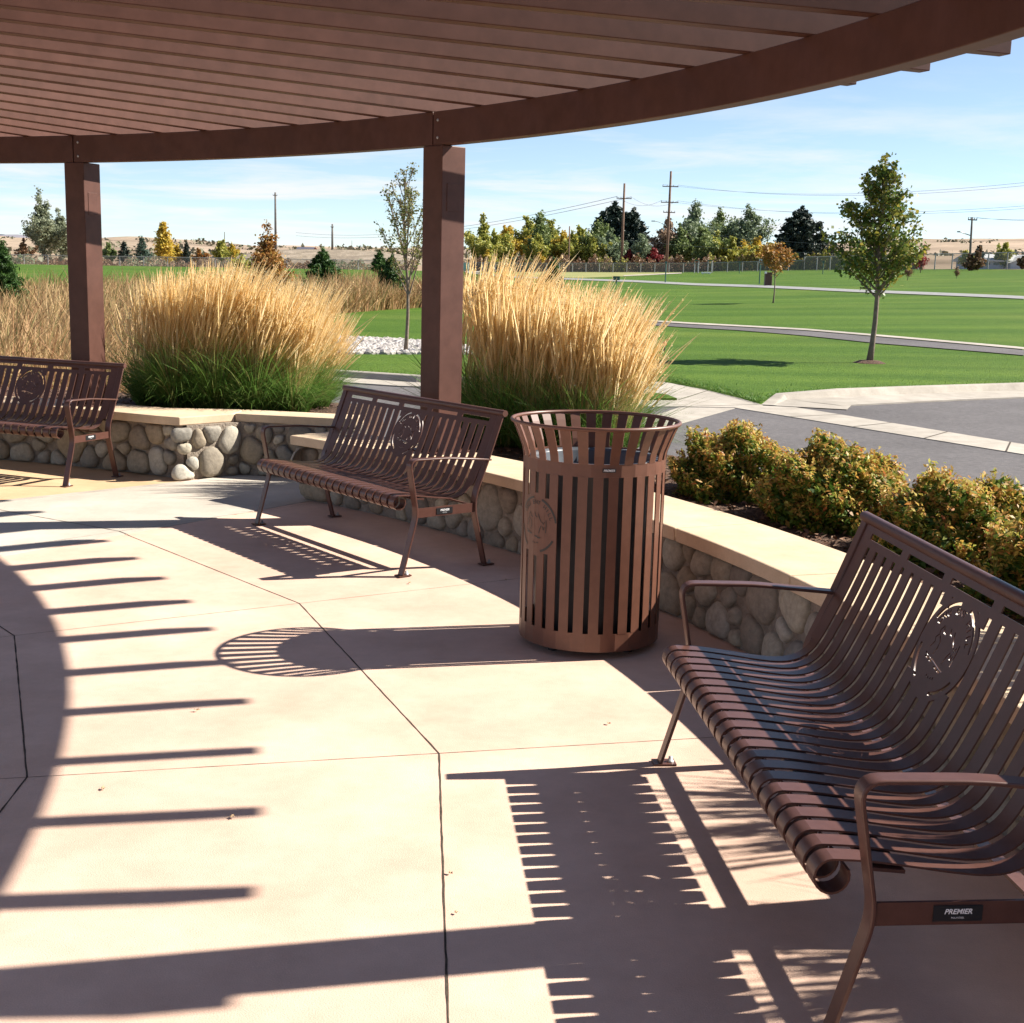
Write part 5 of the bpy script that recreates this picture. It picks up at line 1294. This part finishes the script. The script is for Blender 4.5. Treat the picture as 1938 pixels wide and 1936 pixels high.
for i, (u, lab) in enumerate(((1318, 'left of two green t-shaped posts at the fence behind the white block'), (1343, 'right of two green t-shaped posts at the fence behind the white block'))):
    b = at(u, 514, 172); b.z = T(b.x, b.y); t = thing('court_post', lab, 'post', b, 0, 'pair of t-shaped posts'); k = 172/F_PX
    for s in (-.25, .25):
        mb = MB(); mb.tube([(s, 0, 0), (s, 0, 23*k)], .05, 6); mb.build('post', 'galv', t)
    mb = MB(); mb.box(-4.5*k, 4.5*k, -.1, .1, 22.5*k, 24.2*k); mb.build('top_plate', 'greenpaint', t)
b = gp(1336, 519.5); k = b.y/F_PX; t = thing('white_block', 'low white block on the far lawn below the two t-shaped posts', 'block', b); mb = MB(); mb.box(-8.5*k, 8.5*k, -.3, .3, .12, 4.2*k); mb.build('slab', 'white', t, False, .02)
for s in (-6, 6):
    mb = MB(); mb.box((s-.8)*k, (s+.8)*k, -.2, .2, 0, .125); mb.build('foot', 'white', t)
# white notice board rising from the grasses, pale sign by the post
def board(label, u0, u1, v0, v1, D, legs=True):
    a, b = at(u0, v1, D), at(u1, v0, D); x, z = (a.x+b.x)/2, T((a.x+b.x)/2, D); t = thing('notice_board', label, 'sign', (x, D, z)); w_ = (b.x-a.x)/2
    mb = MB(); mb.box(-w_, w_, -.012, .012, a.z-z, b.z-z); mb.build('panel', 'white', t, False, .004)
    for s in (-w_*.8, w_*.8):
        mb = MB(); mb.box(s-.02, s+.02, .0125, .05, 0, b.z-z-.02); mb.build('leg', 'galv', t)
board('small white notice board rising behind the left grass plumes', 478, 511, 543, 562, 15.5)
board('low pale sign just right of the central post behind the grass plumes', 884, 908, 567, 574, 27)
# electrical cabinet at the right fence next to the central post
b = at(882, 512, 186); b.z = T(b.x, b.y); t = thing('utility_cabinet', 'turquoise utility cabinet at the fence just right of the central post', 'cabinet', b); mb = MB(); mb.box(-.4, .4, -.4, .4, 0, 1.2)
mb.build('body', mat('turquoise_paint', (.22, .38, .36), rough=.6), t, False, .03); mb = MB(); mb.box(-.45, .45, -.45, .45, 1.2, 1.28); mb.build('lid', 'galv', t)
# red marker in the lawn
b = gp(1257, 668); b.z += .03; t = thing('red_marker', 'small red ball marker on a dark stem in the lawn by the grass tips', 'marker', b); k = b.y/F_PX
mb = MB(); mb.tube([(0, 0, 0), (0, 0, 14*k)], .018, 6); mb.build('stem', 'black', t)
mb = MB(); mb.lathe([(0, 10*k), (3*k, 11*k), (4.2*k, 14.5*k), (3*k, 18*k), (0, 19*k)], 12); mb.build('ball', 'red', t, True)

# ------------------------------------------------------------------ bits of leaf on the patio
lf = [(986, 1106, 'below the middle bench'), (958, 1097, 'under the right front leg of the middle bench'), (196, 1492, 'left of the slat shadows'), (440, 1546, 'on a slat shadow'), (853, 1652, 'on the dark joint at the bottom'), (864, 1727, 'lowest on the dark joint'), (1152, 1369, 'left of the nearest bench leg'), (775, 1103, 'right of the middle bench foot'), (372, 1344, 'on the middle slat shadow')]
for i, (u, v, lab) in enumerate(lf):
    p = gp(u, v, .006); t_ = RNG.uniform(0, 6); s = random.uniform(.010, .017); mb = MB()
    P = [Vector((math.cos(a)*s*(1 if k % 2 == 0 else .5), math.sin(a)*s*.55*(1 if k % 2 == 0 else .6), .003*math.sin(k*1.7)+.003)) for k, a in enumerate(np.linspace(0, 2*PI, 9)[:-1])]
    mb.add(P, [tuple(range(8))]); o = mb.build('fallen_leaf', 'litter'); o.location = p; o.rotation_euler = (0, 0, t_); tag(o, 'tiny dry leaf scrap on the patio '+lab, 'leaf', 'leaf scraps on the patio')
